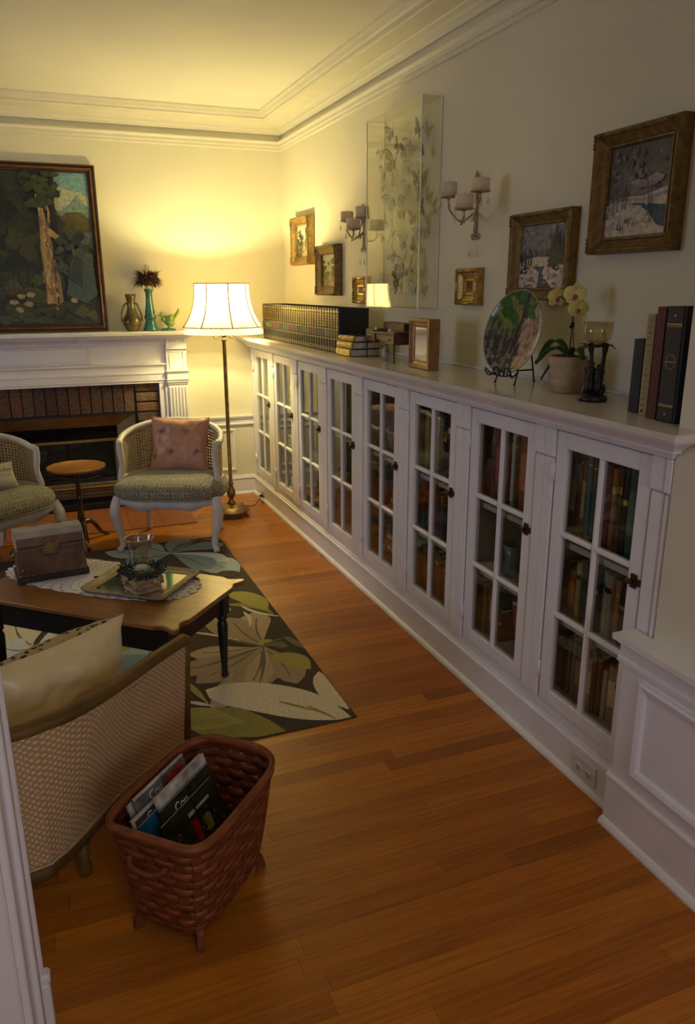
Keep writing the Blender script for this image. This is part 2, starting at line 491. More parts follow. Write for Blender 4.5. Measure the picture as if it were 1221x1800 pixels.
# ---- jamb of the opening on the left
j = struct(MB().cbox(-.30, -.136, 1.225, 1.385, 0, 2.2, .003).build('door_1', WHITE))
MB().cbox(-.136, -.124, 1.290, 1.335, 0, 2.2, .003).build('door_stop', WHITE, j)
MB().cbox(-.35, -.148, 1.202, 1.2245, 0, 2.2, .004).build('casing', WHITE, j)
MB().cbox(-.24, -.121, 1.3855, 1.407, .14, 2.2, .004).build('casing', WHITE, j)
m = MB(); m.cbox(-.24, -.1125, 1.3855, 1.414, 0, .115, .003); m.cbox(-.24, -.1105, 1.3855, 1.416, .115, .14, .006); m.build('plinth_block', WHITE, j)
m = MB()
for z in (.30,.305): m.lathe([(.004,0),(.004,.002),(0.0001,.003)], 10, (0,0,0))
o = m.build('screw_head', BRASSD, j, True, (-.22,1.2015,.30)); o.rotation_euler = (PI/2,0,0)

# ================================================================== FIREPLACE
FX = .05            # centre of the fireplace
BY = 5.455          # brick face
BRICKS = [col_mat('tapestry_brick', .9, .75, 150, 1.0, 'obj')]
MORTAR = mat('mortar', (.10,.075,.05), .95, var=.3, scale=80, bump=.4)
GROUT2 = mat('pale_mortar', (.23,.18,.12), .95, var=.3, scale=80, bump=.4)
fp = thing('fireplace', 'tan brick fireplace with white painted mantelpiece under the large gilt framed painting', 'fireplace', (FX, YW, 0))
def fpb(mb, name, m_, parent=fp): return mb.build(name, m_, parent)
Y = lambda yy: yy-YW
HWo = .905         # half width to pilaster outer side
m = MB(); m.box(-.72,.72,Y(BY+.012),Y(YW-.001),.66,.90); m.box(.545,.72,Y(BY+.012),Y(YW-.001),0,.66); m.box(-.72,-.545,Y(BY+.012),Y(YW-.001),0,.66)
fpb(m, 'mortar_bed', MORTAR)
bcols = [(.135,.062,.036),(.10,.055,.036),(.15,.075,.04),(.085,.05,.035),(.12,.07,.042)]
bm_s = MB().cbox(-.0325,.0325,-.03,.012,-.096,.096,.004).mesh('brick', BRICKS[0])
bm_h = MB().cbox(-.076,.076,-.03,.012,-.029,.029,.004).mesh('brick', BRICKS[0])
for i in range(15):
    x = .51 - i*.0715
    o = link('brick', bm_s, fp, (x, Y(BY+.018)+random.uniform(-.003,.003), .779)); c = random.choice(bcols); k = random.uniform(.8,1.25); o.color = (c[0]*k,c[1]*k,c[2]*k,1)
for s in (-1,1):
    for i in range(13):
        o = link('brick', bm_h, fp, (s*.634, Y(BY+.018)+random.uniform(-.003,.003), .847-i*.0685)); c = random.choice(bcols); k = random.uniform(.9,1.4); o.color = (c[0]*k,c[1]*k*1.05,c[2]*k,1)
# mantel woodwork
for s in (-1,1):
    m = MB()
    m.cbox(s*.715, s*.752, Y(5.41), Y(YW-.001), 0, .885, .002); m.cbox(s*.7525, s*.772, Y(5.395), Y(YW-.001), 0, .885, .002)
    fpb(m, 'inner_casing', WHITE)
    m = MB(); m.cbox(s*.7725, s*HWo, Y(5.385), Y(YW-.001), .12, .862, .002)
    pil = fpb(m, 'pilaster', WHITE)
    for k in range(6):
        xx = s*(.7725 + (HWo-.7725)*(k+.5)/6)
        MB().cbox(xx-.0072, xx+.0072, Y(5.376), Y(5.3845), .16, .845, .003).build('reed', WHITE, pil)
    m = MB(); m.cbox(s*.768, s*(HWo+.006), Y(5.372), Y(YW-.001), 0, .12, .003); fpb(m, 'pilaster_base', WHITE)
    m = MB()
    for (z0,z1,e) in ((.862,.876,.004),(.876,.892,.012),(.892,.900,.018),(.900,.940,.006),(.940,.950,.012),(.950,.962,.020),(.962,1.10,.002)):
        m.cbox(s*(.770-e*.4), s*(HWo+e), Y(5.382-e), Y(YW-.001), z0, z1, .002)
    cap = fpb(m, 'pilaster_capital', WHITE)
    MB().frame_rect(.100,.118,[(0,0),(0,.004),(.006,.006),(.010,0)],s*.838,.972).build('panel_moulding', WHITE, cap, True, (0,Y(5.3795),0))
m = MB(); m.box(-.768,.768,Y(5.425),Y(YW-.001),.878,1.16); fpb(m, 'frieze', WHITE)
m = MB()
prof = [(5.425,.876),(5.405,.876),(5.405,.890),(5.398,.893),(5.398,.935),(5.392,.938),(5.392,.948),(5.400,.951),(5.400,.985),(5.394,.988),(5.394,.992),(5.384,1.0),(5.384,1.008),(5.425,1.012)]
m.prism([(Y(a),b) for a,b in prof], 'x', -.768, .768); fpb(m, 'architrave', WHITE)
fr = [(0,0),(0,.010),(.008,.013),(.014,.006),(.016,0)]
for cx in (-.43, .0, .43):
    pass
fpb(MB().frame_rect(.62,.112,fr,-.03,1.020), 'panel_moulding', WHITE).location = (0,Y(5.425),0)
fpb(MB().frame_rect(.30,.112,fr,-.56,1.020), 'panel_moulding', WHITE).location = (0,Y(5.425),0)
m = MB(); m.prism([(Y(a),b) for a,b in [(5.425,1.140),(5.392,1.140),(5.392,1.176),(5.37,1.182),(5.425,1.182)]], 'x', -.768, .768); fpb(m, 'dentil_bed', WHITE)
m = MB(); x = -.76
while x < .755:
    m.cbox(x, x+.008, Y(5.380), Y(5.3915), 1.150, 1.172, .001); x += .0165
for s in (-1,1):
    x = .775
    while x < .905:
        m.cbox(s*x, s*(x+.008), Y(5.352), Y(5.3595), 1.150, 1.172, .001); x += .0165
    m.cbox(s*.770, s*(HWo+.004), Y(5.360), Y(YW-.001), 1.10, 1.176, .002)
o = fpb(m, 'dentil_band', WHITE); o['kind'] = 'stuff'
m = MB()
W2 = .945
for (z0,z1,yf,xo) in ((1.176,1.184,5.335,.925),(1.184,1.192,5.315,.938),(1.192,1.198,5.295,.952)):
    m.cbox(-xo, xo, Y(yf), Y(YW-.001), z0, z1, .002)
m.cbox(-.965,.965,Y(5.275),Y(YW-.001),1.198,1.224,.005)
fpb(m, 'mantel_shelf', WHITE)

# gas fire insert
gi = thing('fireplace_insert', 'brass trimmed gas fireplace insert with black louvres set in the brick hearth', 'fireplace insert', (FX, 5.47, 0))
def gb(mb, name, m_): return mb.build(name, m_, gi)
DARKM = mat('black_enamel', (.012,.011,.010), .4, .3, var=.2)
BRONZE = mat('antique_brass_sheet', (.22,.165,.075), .45, .7, var=.25, scale=9)
xo, zo, xi, zi, yb = .543, .672, .42, .585, .035
m = MB()
m.add([(-xo,-.03,zo),(xo,-.03,zo),(xi,yb,zi),(-xi,yb,zi)], [(0,1,2,3)]); gb(m, 'hood_panel', BRONZE)
for s in (-1,1):
    m = MB(); m.add([(s*xo,-.03,zo),(s*xo,-.03,0),(s*xi,yb,0),(s*xi,yb,zi)], [(0,1,2,3)]); gb(m, 'side_panel', BRONZE)
m = MB(); m.cbox(-xo,xo,-.034,-.026,zo-.004,zo+.012,.001); m.cbox(-xo-.006,-xo+.004,-.034,-.026,0,zo,.001); m.cbox(xo-.004,xo+.006,-.034,-.026,0,zo,.001); gb(m, 'outer_frame', DARKM)
m = MB(); m.box(-xi,xi,.062,.069,.01,zi); gb(m, 'back_plate', DARKM)
for k in range(5):
    z = .572-k*.0165
    m = MB(); m.prism([(.035,z-.004),(.038,z-.007),(.056,z+.005),(.053,z+.008)], 'x', -xi, xi); gb(m, 'louvre', DARKM)
m = MB(); m.cbox(-xi,xi,.018,.06,.478,.498,.004); gb(m, 'brass_bar', BRASS)
m = MB(); m.cbox(-xi,-xi+.03,.03,.06,.165,.478,.003); m.cbox(xi-.03,xi,.03,.06,.165,.478,.003); m.cbox(-xi,xi,.03,.06,.165,.19,.003); gb(m, 'glass_frame', BRONZE)
m = MB(); m.box(-xi+.03,xi-.03,.045,.048,.19,.478); gb(m, 'glass_pane', GLASS)
LOG = mat('charred_log', (.055,.035,.02), .95, var=.6, scale=30, bump=.8)
for (x0,x1,z,r) in ((-.3,.28,.225,.022),(-.22,.33,.262,.020),(-.3,.1,.298,.016)):
    pts = [(lerp(x0,x1,t/6), .056, z+.012*math.sin(t*1.7+z*40)) for t in range(7)]
    m = MB(); m.tube(pts, [r*.25]*7, 8); gb(m, 'log', LOG)
m = MB(); m.cbox(-xi,xi,.02,.06,.155,.166,.002); gb(m, 'brass_bar', BRASS)
m = MB(); m.cbox(-xi,xi,.03,.06,.085,.150,.003)
gb(m, 'lower_panel', BRONZE)
m = MB()
for i in range(44):
    x = -xi+.012+i*(2*xi-.024)/43
    m.cbox(x-.004,x+.004,.0262,.0298,.095,.112,.001); m.cbox(x-.004,x+.004,.0262,.0298,.122,.139,.001)
o = gb(m, 'lower_grille', DARKM); o['kind'] = 'stuff'
m = MB(); m.cbox(-xi-.03,xi+.03,-.012,.06,.008,.05,.003); gb(m, 'base_bar', DARKM)

# hearth tiles set flush in the floor
HE = struct(MB().box(-.80,.88,4.90,5.54,.0005,.003).build('floor_hearth', MORTAR))
HT = col_mat('red_hearth_tile', .5, .12, 25, .1, 'obj')
tm = MB().cbox(-.1042,.1042,-.1035,.1035,0,.004,.001).mesh('tile', HT)
for i in range(8):
    for k in range(3):
        o = link('tile', tm, HE, (-.80+.105+i*.21, 4.90+.105+k*.21-.0, .002)); q = random.uniform(.88,1.1); o.color = (.30*q,.095*q,.035*q,1)

# assumed ceiling lamp, unseen behind the viewer, added for warm foreground light
hl = thing('assumed_ceiling_lamp', 'assumed unseen frosted glass dome ceiling lamp in the adjoining room behind the viewer', 'lamp', (.35, -.9, ZC))
MB().lathe([(.001,-.001),(.14,-.001),(.14,-.02),(.12,-.028),(.001,-.028)], 32).build('canopy', BRASSD, hl)
MB().lathe([(.12,-.03),(.13,-.05),(.10,-.085),(.05,-.10),(.001,-.104)], 32).build('dome', mat('frosted_glass',(.85,.8,.7),.6,emis=((1,.74,.36),1.5)), hl)
hd = bpy.data.lights.new('assumed_ceiling_lamp_light','POINT'); hd.energy = ASSUMED_HALL_POWER; hd.color = (1,.70,.34); hd.shadow_soft_size = .1
ho = bpy.data.objects.new('assumed_ceiling_lamp_light', hd); scene.collection.objects.link(ho); ho.parent = hl; ho.location = (0,0,-.16)
# ================================================================== FLOOR LAMP (the room's warm light)
LX, LY = 1.135, 4.985
lamp = thing('floor_lamp', 'brass floor lamp with lit fringed bell shade in the corner by the bookcase', 'lamp', (LX, LY, 0))
m = MB(); m.lathe([(.118,.030),(.122,.036),(.120,.044),(.108,.050),(.104,.058),(.070,.070),(.045,.078),(.030,.082)], 40); m.build('base', BRASSD, lamp)
for k in range(4):
    a = PI/4 + k*PI/2
    pts = [(math.cos(a)*r, math.sin(a)*r, z) for r, z in ((.085,.036),(.105,.026),(.122,.012),(.132,.008))]
    MB().tube(pts, [.014,.013,.011,.008], 8).build('foot', BRASSD, lamp)
m = MB(); m.lathe([(.030,.080),(.026,.095),(.018,.105),(.014,.118),(.024,.135),(.031,.155),(.026,.18),(.016,.200),(.013,.215),(.019,.22),(.019,.228),(.0125,.232),(.0125,.60),(.0125,1.165),(.016,1.17),(.016,1.19),(.010,1.195)], 24); m.build('pole', BRASSD, lamp)
m = MB(); m.lathe([(.010,1.193),(.022,1.205),(.032,1.222),(.028,1.228),(.012,1.232),(.010,1.34),(.016,1.345),(.016,1.36),(.006,1.37)], 20); m.build('socket_cup', BRASSD, lamp)
for s in (-1,1):
    pts = smooth_path([(s*.012,0,1.215),(s*.03,0,1.205),(s*.045,0,1.190),(s*.060,0,1.190),(s*.066,0,1.203),(s*.056,0,1.212),(s*.05,0,1.204)], 5)
    MB().tube(pts, .004, 8).build('scroll_arm', BRASSD, lamp)
# shade
def shade_r(t):   # t 0 bottom .. 1 top
    return .172 + .080*(1-t)**2.5
SZ0, SZ1 = 1.262, 1.527
m, nt, b = nodes_of('pleated_silk_shade'); nt.nodes.remove(b)
out = [n for n in nt.nodes if n.type == 'OUTPUT_MATERIAL'][0]
tr = N(nt, 'ShaderNodeBsdfTranslucent'); tr.inputs[0].default_value = (.80,.66,.42,1)
df = N(nt, 'ShaderNodeBsdfDiffuse'); df.inputs[0].default_value = (.75,.66,.48,1)
no = N(nt, 'ShaderNodeTexNoise', Scale=30.0); bp_ = N(nt, 'ShaderNodeBump', Strength=.1); nt.links.new(no.outputs[0], bp_.inputs['Height']); nt.links.new(bp_.outputs[0], df.inputs['Normal'])
mx = N(nt, 'ShaderNodeMixShader'); mx.inputs[0].default_value = .55
nt.links.new(tr.outputs[0], mx.inputs[1]); nt.links.new(df.outputs[0], mx.inputs[2])
em = N(nt, 'ShaderNodeEmission'); em.inputs[0].default_value = (1,.80,.38,1); em.inputs[1].default_value = .30
ad = N(nt, 'ShaderNodeAddShader'); nt.links.new(mx.outputs[0], ad.inputs[0]); nt.links.new(em.outputs[0], ad.inputs[1])
nt.links.new(ad.outputs[0], out.inputs[0]); SHADE = m
prof = [(shade_r(i/14), lerp(SZ0, SZ1, i/14)) for i in range(15)]
m = MB(); n = 64; b0 = 0
for r, z in prof:
    for k in range(n):
        a = 2*PI*k/n; q = (k % 8)/8; rr = r*(1-.022*math.sin(PI*q))
        m.v.append((rr*math.cos(a), rr*math.sin(a), z))
for i in range(14):
    for k in range(n): m.face([i*n+k, i*n+(k+1)%n, (i+1)*n+(k+1)%n, (i+1)*n+k], True)
sh = m.build('shade', SHADE, lamp, fix=False)
BRAID = mat('tan_braid', (.34,.24,.12), .8, var=.2, scale=90)
for k in range(8):
    a = 2*PI*k/8
    MB().tube([(r*1.006*math.cos(a), r*1.006*math.sin(a), z) for r, z in prof], .0042, 6).build('seam', BRAID, sh)
for t in (0,1):
    r = shade_r(t); z = lerp(SZ0,SZ1,t)
    MB().tube([(r*1.003*math.cos(2*PI*k/64), r*1.003*math.sin(2*PI*k/64), z) for k in range(64)], .0036, 6, True).build('braid_trim', BRAID, sh)
m = MB()
for k in range(48):
    a0 = 2*PI*k/48
    pts = [(.2525*math.cos(a0+2*PI/48*t), .2525*math.sin(a0+2*PI/48*t), SZ0-.003-.013*math.sin(PI*t)) for t in (0,.17,.33,.5,.67,.83,1)]
    m.tube(pts, .0013, 5)
o = m.build('looped_braid', BRAID, sh); o['kind'] = 'stuff'
FRINGE = mat('cream_fringe', (.85,.77,.58), .8, var=.1, scale=120, emis=((1,.80,.44),.7))
m = MB()
for k in range(300):
    a = 2*PI*k/300; r = .2495+random.uniform(-.001,.001); L = .043+random.uniform(-.002,.002)
    m.tube([(r*math.cos(a),r*math.sin(a),SZ0), (r*math.cos(a),r*math.sin(a),SZ0-L)], [.0015,.0022], 4)
o = m.build('fringe', FRINGE, sh); o['kind'] = 'stuff'
# bulb and its light
m = MB(); m.lathe([(.012,1.372),(.014,1.376),(.020,1.384),(.022,1.392),(.018,1.402),(.010,1.408),(.0005,1.409)], 16)
BULB = mat('bulb_glass', (.9,.85,.7), .5, emis=((1,.78,.40),12.0)); m.build('bulb', BULB, lamp)
ld = bpy.data.lights.new('bulb_light', 'POINT'); ld.energy = LAMP_POWER; ld.color = LAMP_COL; ld.shadow_soft_size = .025
lo = bpy.data.objects.new('bulb_light', ld); scene.collection.objects.link(lo); lo.location = (0,0,1.438); lo.parent = lamp
pl = atx(463, 871, XN+.008)
CORD = mat('brown_cord', (.05,.025,.01), .6)
pts = smooth_path([(.07,.02,.072),(.115,.03,.048),(.17,.07,.030),(.24,.16,.045),(pl.x-LX-.03,pl.y-LY,pl.z)], 6)
MB().tube(pts, .003, 6).build('cord', CORD, lamp)
m = MB(); m.tube([(pl.x-LX-.034,pl.y-LY,pl.z),(pl.x-LX-.012,pl.y-LY,pl.z),(pl.x-LX-.001,pl.y-LY,pl.z)], [.006,.012,.012], 10); m.build('plug', CORD, lamp)

PLATE = mat('white_plastic', (.72,.70,.68), .35, var=.02)
SLOT = mat('socket_slot', (.02,.02,.02), .6)
def outlet(label, y0, y1, z0, z1):
    r = thing('wall_outlet', label, 'outlet', (XN+.0075, (y0+y1)/2, z0), -PI/2)
    w, h = y1-y0, z1-z0
    MB().cbox(-w/2,w/2,-.005,0,0,h,.002).build('cover_plate', PLATE, r)
    for s in (-1,1):
        so = MB().lathe([(.014,0),(.014,.0018),(.0001,.002)], 16).build('socket', PLATE, r); so.location = (s*w*.22,-.005,h/2); so.rotation_euler = (PI/2,0,0)
        m = MB(); m.box(-.006,-.004,-.004,.004,.0022,.003); m.box(.004,.006,-.004,.004,.0022,.003); m.box(-.0015,.0015,-.010,-.007,.0022,.003)
        m.build('slot', SLOT, so)
outlet('white double outlet in the baseboard beside the near wainscot', 1.58, 1.69, .028, .098)
outlet('white outlet in the far baseboard where the lamp is plugged in', pl.y-.04, pl.y+.04, .03, .095)

# ================================================================== BUILT-IN BOOKCASE
# eight glazed units; local x runs toward the camera (world -y), local -y faces the room
CF = 1.452                                # face of the frame
DP, D0 = .5052, 1.545                     # pitch and nearest pane edge
SHELF = (.205, .475, .735)                # inner shelf tops
ords = ['farthest from the camera, in the corner by the lamp','second from the lamp corner','third from the lamp corner','fourth from the lamp corner','fifth from the lamp corner','third from the near wainscot','second from the near wainscot','nearest the camera, beside the wainscot']
DOORH = mat('bronze_latch', (.10,.055,.025), .45, .8, var=.3, scale=50)
cab0 = None
for i in range(8):
    yc = D0 + .1525 + DP*(7-i)
    if cab0 is None:
        c = thing('bookcase_cabinet', 'x', 'cabinet', (CF, yc, 0), -PI/2, 'glass door bookcase units'); cab0 = c
        D = XW-CF-.002
        m = MB(); h = DP/2
        m.box(-h+.0005,-h+.02,.025,D,.142,1.10); m.box(h-.02,h-.0005,.025,D,.142,1.10); m.box(-h+.02,h-.02,D-.012,D,.142,1.10); m.box(-h+.02,h-.02,.025,D-.012,1.085,1.10)
        m.build('carcass', CABIN, c)
        for z in SHELF: MB().cbox(-h+.0205,h-.0205,.028,D-.0125,z-.02,z,.002).build('shelf', CABIN, c)
        m = MB(); s = .2005
        m.cbox(-h+.0003,-s,0,.0245,.142,1.075,.001); m.cbox(s,h-.0003,0,.0245,.142,1.075,.001)
        m.cbox(-s,s,.004,.0245,1.086,1.10,.001); m.cbox(-s,s,.004,.0245,.142,.180,.001)
        m.build('face_frame', WHITE, c)
        for sx in (-1,1):
            m = MB(); m.cbox(sx*(s+.006), sx*(h-.0004), -.010, -.0003, .175, .995, .003); m.build('pilaster_strip', WHITE, c)
            m = MB(); m.cbox(sx*(s+.002), sx*(h-.0004), -.014, -.0003, 1.0, 1.09, .003); m.build('pilaster_block', WHITE, c)
        # door
        dz0, dz1, px, pz0, pz1 = .182, 1.084, .1525, .228, 1.034
        m = MB()
        m.cbox(-s+.0015,-px,-.006,.018,dz0,dz1,.002); m.cbox(px,s-.0015,-.006,.018,dz0,dz1,.002); m.cbox(-px,px,-.006,.018,dz0,pz0,.002); m.cbox(-px,px,-.006,.018,pz1,dz1,.002)
        d = m.build('door', WHITE, c)
        mz = [pz0 + (pz1-pz0)/3*k for k in (1,2)]
        m = MB(); m.prism([(-.009,.014),(-.009,.002),(-.004,-.005),(.004,-.005),(.009,.002),(.009,.014)], 'z', pz0, pz1); m.build('muntin', WHITE, d)
        for z in mz:
            for a, bb in ((-px,-.009),(.009,px)):
                m = MB(); m.prism([(.014,z-.009),(.002,z-.009),(-.005,z-.004),(-.005,z+.004),(.002,z+.009),(.014,z+.009)], 'x', a, bb); m.build('muntin', WHITE, d)
        zs = [pz0]+mz+[pz1]
        for k in range(3):
            for a, bb in ((-px,-.009),(.009,px)):
                MB().box(a,bb,.006,.009,zs[k]+(.009 if k else 0),zs[k+1]-(.009 if k<2 else 0)).build('pane', GLASS, d)
        m = MB(); m.cbox(.168,.190,-.012,-.0062,.712,.752,.001); m.cbox(.158,.182,-.024,-.0122,.722,.738,.004); m.cbox(.192,.204,-.012,-.0062,.722,.742,.001); m.build('latch', DOORH, d)
        for z in (.285,.955):
            m = MB(); m.tube([(-s-.001,-.010,z-.03),(-s-.001,-.010,z+.03)], .005, 8); m.cbox(-s-.016,-s-.002,-.0155,-.0145,z-.025,z+.025,.0004); m.build('hinge', WHITE, d)
    else:
        c = copy_tree(cab0, (CF, yc, 0), -PI/2, 'x')
    c['label'] = 'white glass door bookcase unit, ' + ords[i]
YN = D0-.1-.002          # near end of the run
YFAR = D0+.1525+DP*7+DP/2
# the run's end pilaster and far filler
m = MB(); m.cbox(CF, XW-.002, YFAR+.0005, YW-.001, .142, 1.10, .002); struct(m.build('trim_6', WHITE))
m = MB(); m.cbox(CF-.004, XN+.04, 1.418, D0+.1525-DP/2-.0005, .142, 1.10, .002); m.cbox(CF-.014, CF-.0042, 1.424, D0-.10-.006, .175, .995, .003); m.cbox(CF-.018, CF-.0042, 1.419, D0-.10-.002, 1.0, 1.09, .003)
struct(m.build('trim_7', WHITE))

# countertop with cornice, returned at the near end
ct = thing('bookcase_countertop', 'long white painted countertop with moulded cornice along the glazed bookcase', 'countertop', (XW, 3.4, 0))
ey = 1.335; ex = 1.345
m = MB()
pl_ = [(ex,ey),(ex,YW-.001),(XW-.002,YW-.001),(XW-.002,1.4165),(XN-.001,1.4165),(XN-.001,ey)]
def offs(d):
    return [(ex+d,ey+d),(ex+d,YW-.001),(XW-.002,YW-.001),(XW-.002,1.4165),(XN-.001,1.4165),(XN-.001,ey+d)]
m.prism([(x-XW,y-3.4) for x,y in offs(.004)], 'z', CT-.002, CT); m.prism([(x-XW,y-3.4) for x,y in offs(0)], 'z', CT-.016, CT-.002)
m.prism([(x-XW,y-3.4) for x,y in offs(.004)], 'z', CT-.020, CT-.016)
m.build('top_board', mat('gloss_cream_paint', (.70,.66,.56), .16, var=.03, scale=6, bump=.02, bscale=30), ct)
lev = [(.012,CT-.020),(.016,CT-.026),(.030,CT-.032),(.048,CT-.044),(.058,CT-.053),(.062,CT-.054),(.062,CT-.060),(.074,CT-.064),(.082,CT-.078),(.088,CT-.080)]
m = MB()
for d, z in lev: m.v += [(XN-.001-XW, ey+d-3.4, z), (ex+d-XW, ey+d-3.4, z), (ex+d-XW, YW-.002-3.4, z)]
for k in range(len(lev)-1):
    for q in (0,1): m.face([k*3+q,k*3+q+1,(k+1)*3+q+1,(k+1)*3+q])
m.build('cornice_moulding', WHITE, ct, fix=False)
m = MB(); m.tube([(-.006,1.43-3.4,CT+.005),(-.006,YW-.004-3.4,CT+.005)], .006, 8); m.build('back_bead', WHITE, ct)
# ================================================================== RUG
RX1, RY0, RY1, RX0 = .942, 2.272, 4.545, -2.2
rug = thing('area_rug', 'large floral area rug in cream, teal, olive and brown under the coffee table', 'rug', (0, 2.27, 0))
PILE = col_mat('carved_wool_pile', .95, .22, 140, .9, 'obj')
def rugpart(name, pts, z, col):
    m = MB(); m.prism([(p[0], p[1]-2.27) for p in pts], 'z', .0, z)
    o = m.build(name, PILE, rug); o.color = (*col, 1); return o
RB = (.070,.050,.023)
rugpart('pile_base', [(RX0,RY0),(RX1,RY0),(RX1,RY1),(RX0,RY1)], .005, RB)
def clip_rug(pts):
    e = .004
    return [(min(max(p[0],RX0+e),RX1-e), min(max(p[1],RY0+e),RY1-e)) for p in pts]
rz_ = [.0056]
def petal(base, tip, wid, col, skew=.0, n=9, name='petal', notch=False):
    wid *= 1.35 if name in ('petal','leaf') and wid > .03 else 1.0
    b, t = Vector(base), Vector(tip); d = t-b; s = Vector((-d.y,d.x)).normalized()
    L, R = [], []
    pw = 1.7 if name == 'petal' else .8
    for i in range(n+1):
        q = i/n; w = wid*math.sin(PI*q**pw)**(.75 if name=='petal' else .8)*(1+.10*math.sin(7*q+tip[0]*9)) if 0<q<1 else .004
        c = b + d*q + s*(skew*math.sin(PI*q))
        L.append((c+s*w)); R.append((c-s*w))
    pts = clip_rug([(p.x,p.y) for p in L+R[::-1]])
    rz_[0] += .00002
    o = rugpart(name, pts, rz_[0], col)
    if name == 'petal' and wid > .06:
        mid1, mid2 = b+d*.12, b+d*.80
        petal((mid1.x,mid1.y), (mid2.x,mid2.y), .0055, DK, skew*.6, 6, 'vein')
    return o
def px2(u, v): p = atz(u, v, .008); return (p.x, p.y)
TAN=(0.390,0.293,0.163); TAN2=(0.494,0.377,0.215); CREAM=(0.728,0.624,0.390); OLIVE=(0.312,0.273,0.046); OLIVE2=(0.416,0.364,0.072); TEAL=(0.234,0.325,0.299); TEAL2=(0.390,0.481,0.429); PALE=(0.650,0.676,0.598); DK=(0.182,0.150,0.078)
# big tan blossom by the table leg (petal tips read from the photo)
C1 = (462,1135)
for tip, w, col in (((365,1080),.055,TAN),((330,1150),.05,TAN2),((345,1200),.06,TAN),((372,1250),.05,TAN2),((430,1215),.075,TAN),((440,1212),.045,TAN2),((522,1200),.05,TAN),((448,1075),.06,TAN2),((400,1085),.06,TAN),((505,1135),.03,DK),((300,1185),.05,TAN)):
    petal(px2(*C1), px2(*tip), w, col, .02)
for tip in ((360,1110),(345,1175),(455,1205),(500,1120)):
    petal(px2(*C1), px2(*tip), .008, DK, .01, name='vein')
petal(px2(455,1128), px2(478,1124), .02, OLIVE2, name='flower_centre')
# cream leaf at the near edge
petal(px2(362,1212), px2(618,1262), .085, CREAM, .03, 14, 'leaf'); petal(px2(560,1180), px2(612,1245), .035, CREAM, -.02, name='leaf')
for a, b in (((490,1232),(560,1250)),((540,1240),(590,1262))): petal(px2(*a), px2(*b), .008, OLIVE, name='vein')
petal(px2(325,1262), px2(505,1290), .07, OLIVE, .02, 12, 'leaf'); petal(px2(310,1250), px2(430,1268), .05, OLIVE2, -.02, 12, 'leaf')
petal(px2(480,1150), px2(545,1175), .045, OLIVE2, .02, name='leaf'); petal(px2(500,1118), px2(540,1140), .02, DK, name='leaf')
petal(px2(400,1062), px2(480,1078), .028, OLIVE, .04, name='leaf'); petal(px2(405,1040), px2(470,1070), .05, OLIVE2, .02, name='leaf')
petal(px2(362,1062), px2(405,1072), .035, CREAM, .0, name='leaf'); petal(px2(425,1065), px2(490,1082), .012, CREAM, -.02, name='leaf'); petal(px2(428,1075), px2(438,1100), .010, CREAM, .015, name='stem')
petal(px2(325,1195), px2(365,1235), .012, OLIVE2, name='stem'); petal(px2(328,1232), px2(375,1240), .010, CREAM, name='stem')
petal(px2(395,1040), px2(402,1062), .010, CREAM, name='stem'); petal(px2(330,1110), px2(420,1125), .008, CREAM, .01, name='stem')
# teal blossom at the far end
C2 = (300,972)
for tip, w, col in (((420,1005),.085,TEAL2),((395,955),.05,TEAL),((330,948),.06,TEAL),((250,955),.06,TEAL2),((220,985),.07,TEAL),((400,985),.05,PALE),((370,1000),.07,TEAL),((185,970),.05,TEAL2),((345,950),.02,DK)):
    petal(px2(*C2), px2(*tip), w, col, .03)
petal(px2(355,948), px2(398,946), .03, DK, .0, name='leaf'); petal(px2(190,962), px2(345,947), .03, OLIVE, .02, 12, 'leaf')
petal(px2(380,1008), px2(425,1008), .04, RB, .0, name='leaf')
# pale blue blossom under the table
C3 = (60,1140)
for tip, w, col in (((150,1118),.11,PALE),((140,1165),.09,TEAL2),((20,1090),.10,CREAM),((0,1140),.09,PALE),((215,1150),.10,TEAL2),((60,1190),.09,TEAL)):
    petal(px2(*C3), px2(*tip), w, col, .03)
petal(px2(195,1160), px2(270,1130), .07, TEAL2, .02, name='leaf'); petal(px2(190,1185), px2(262,1150), .06, TEAL, .02, name='leaf')
petal(px2(225,1120), px2(215,1145), .045, OLIVE2, name='leaf'); petal(px2(205,1130), px2(190,1160), .008, CREAM, name='stem'); petal(px2(235,1125), px2(275,1150), .008, CREAM, name='stem')
petal(px2(30,1060), px2(110,1090), .09, TAN2, name='leaf'); petal(px2(120,1060), px2(230,1075), .09, DK, name='leaf')

# ================================================================== BARREL CHAIRS
def uphol():
    m, nt, b = nodes_of('scroll_woven_upholstery')
    tc = N(nt, 'ShaderNodeTexCoord')
    vo = N(nt, 'ShaderNodeTexVoronoi', Scale=48.0, Randomness=.25); nt.links.new(tc.outputs['Object'], vo.inputs['Vector'])
    ri = N(nt, 'ShaderNodeMath', operation='PINGPONG'); ri.inputs[1].default_value = .22; nt.links.new(vo.outputs['Distance'], ri.inputs[0])
    cr = N(nt, 'ShaderNodeValToRGB'); cr.color_ramp.elements[0].position=.06; cr.color_ramp.elements[1].position=.19
    cr.color_ramp.elements[0].color=(.15,.14,.085,1); cr.color_ramp.elements[1].color=(.36,.33,.21,1)
    nt.links.new(ri.outputs[0], cr.inputs[0]); nt.links.new(cr.outputs[0], b.inputs['Base Color'])
    b.inputs['Roughness'].default_value=.8; b.inputs['Sheen Weight'].default_value=.2
    bp = N(nt, 'ShaderNodeBump', Strength=.4, Distance=.002); nt.links.new(ri.outputs[0], bp.inputs['Height']); nt.links.new(bp.outputs[0], b.inputs['Normal'])
    return m
UPH = uphol()
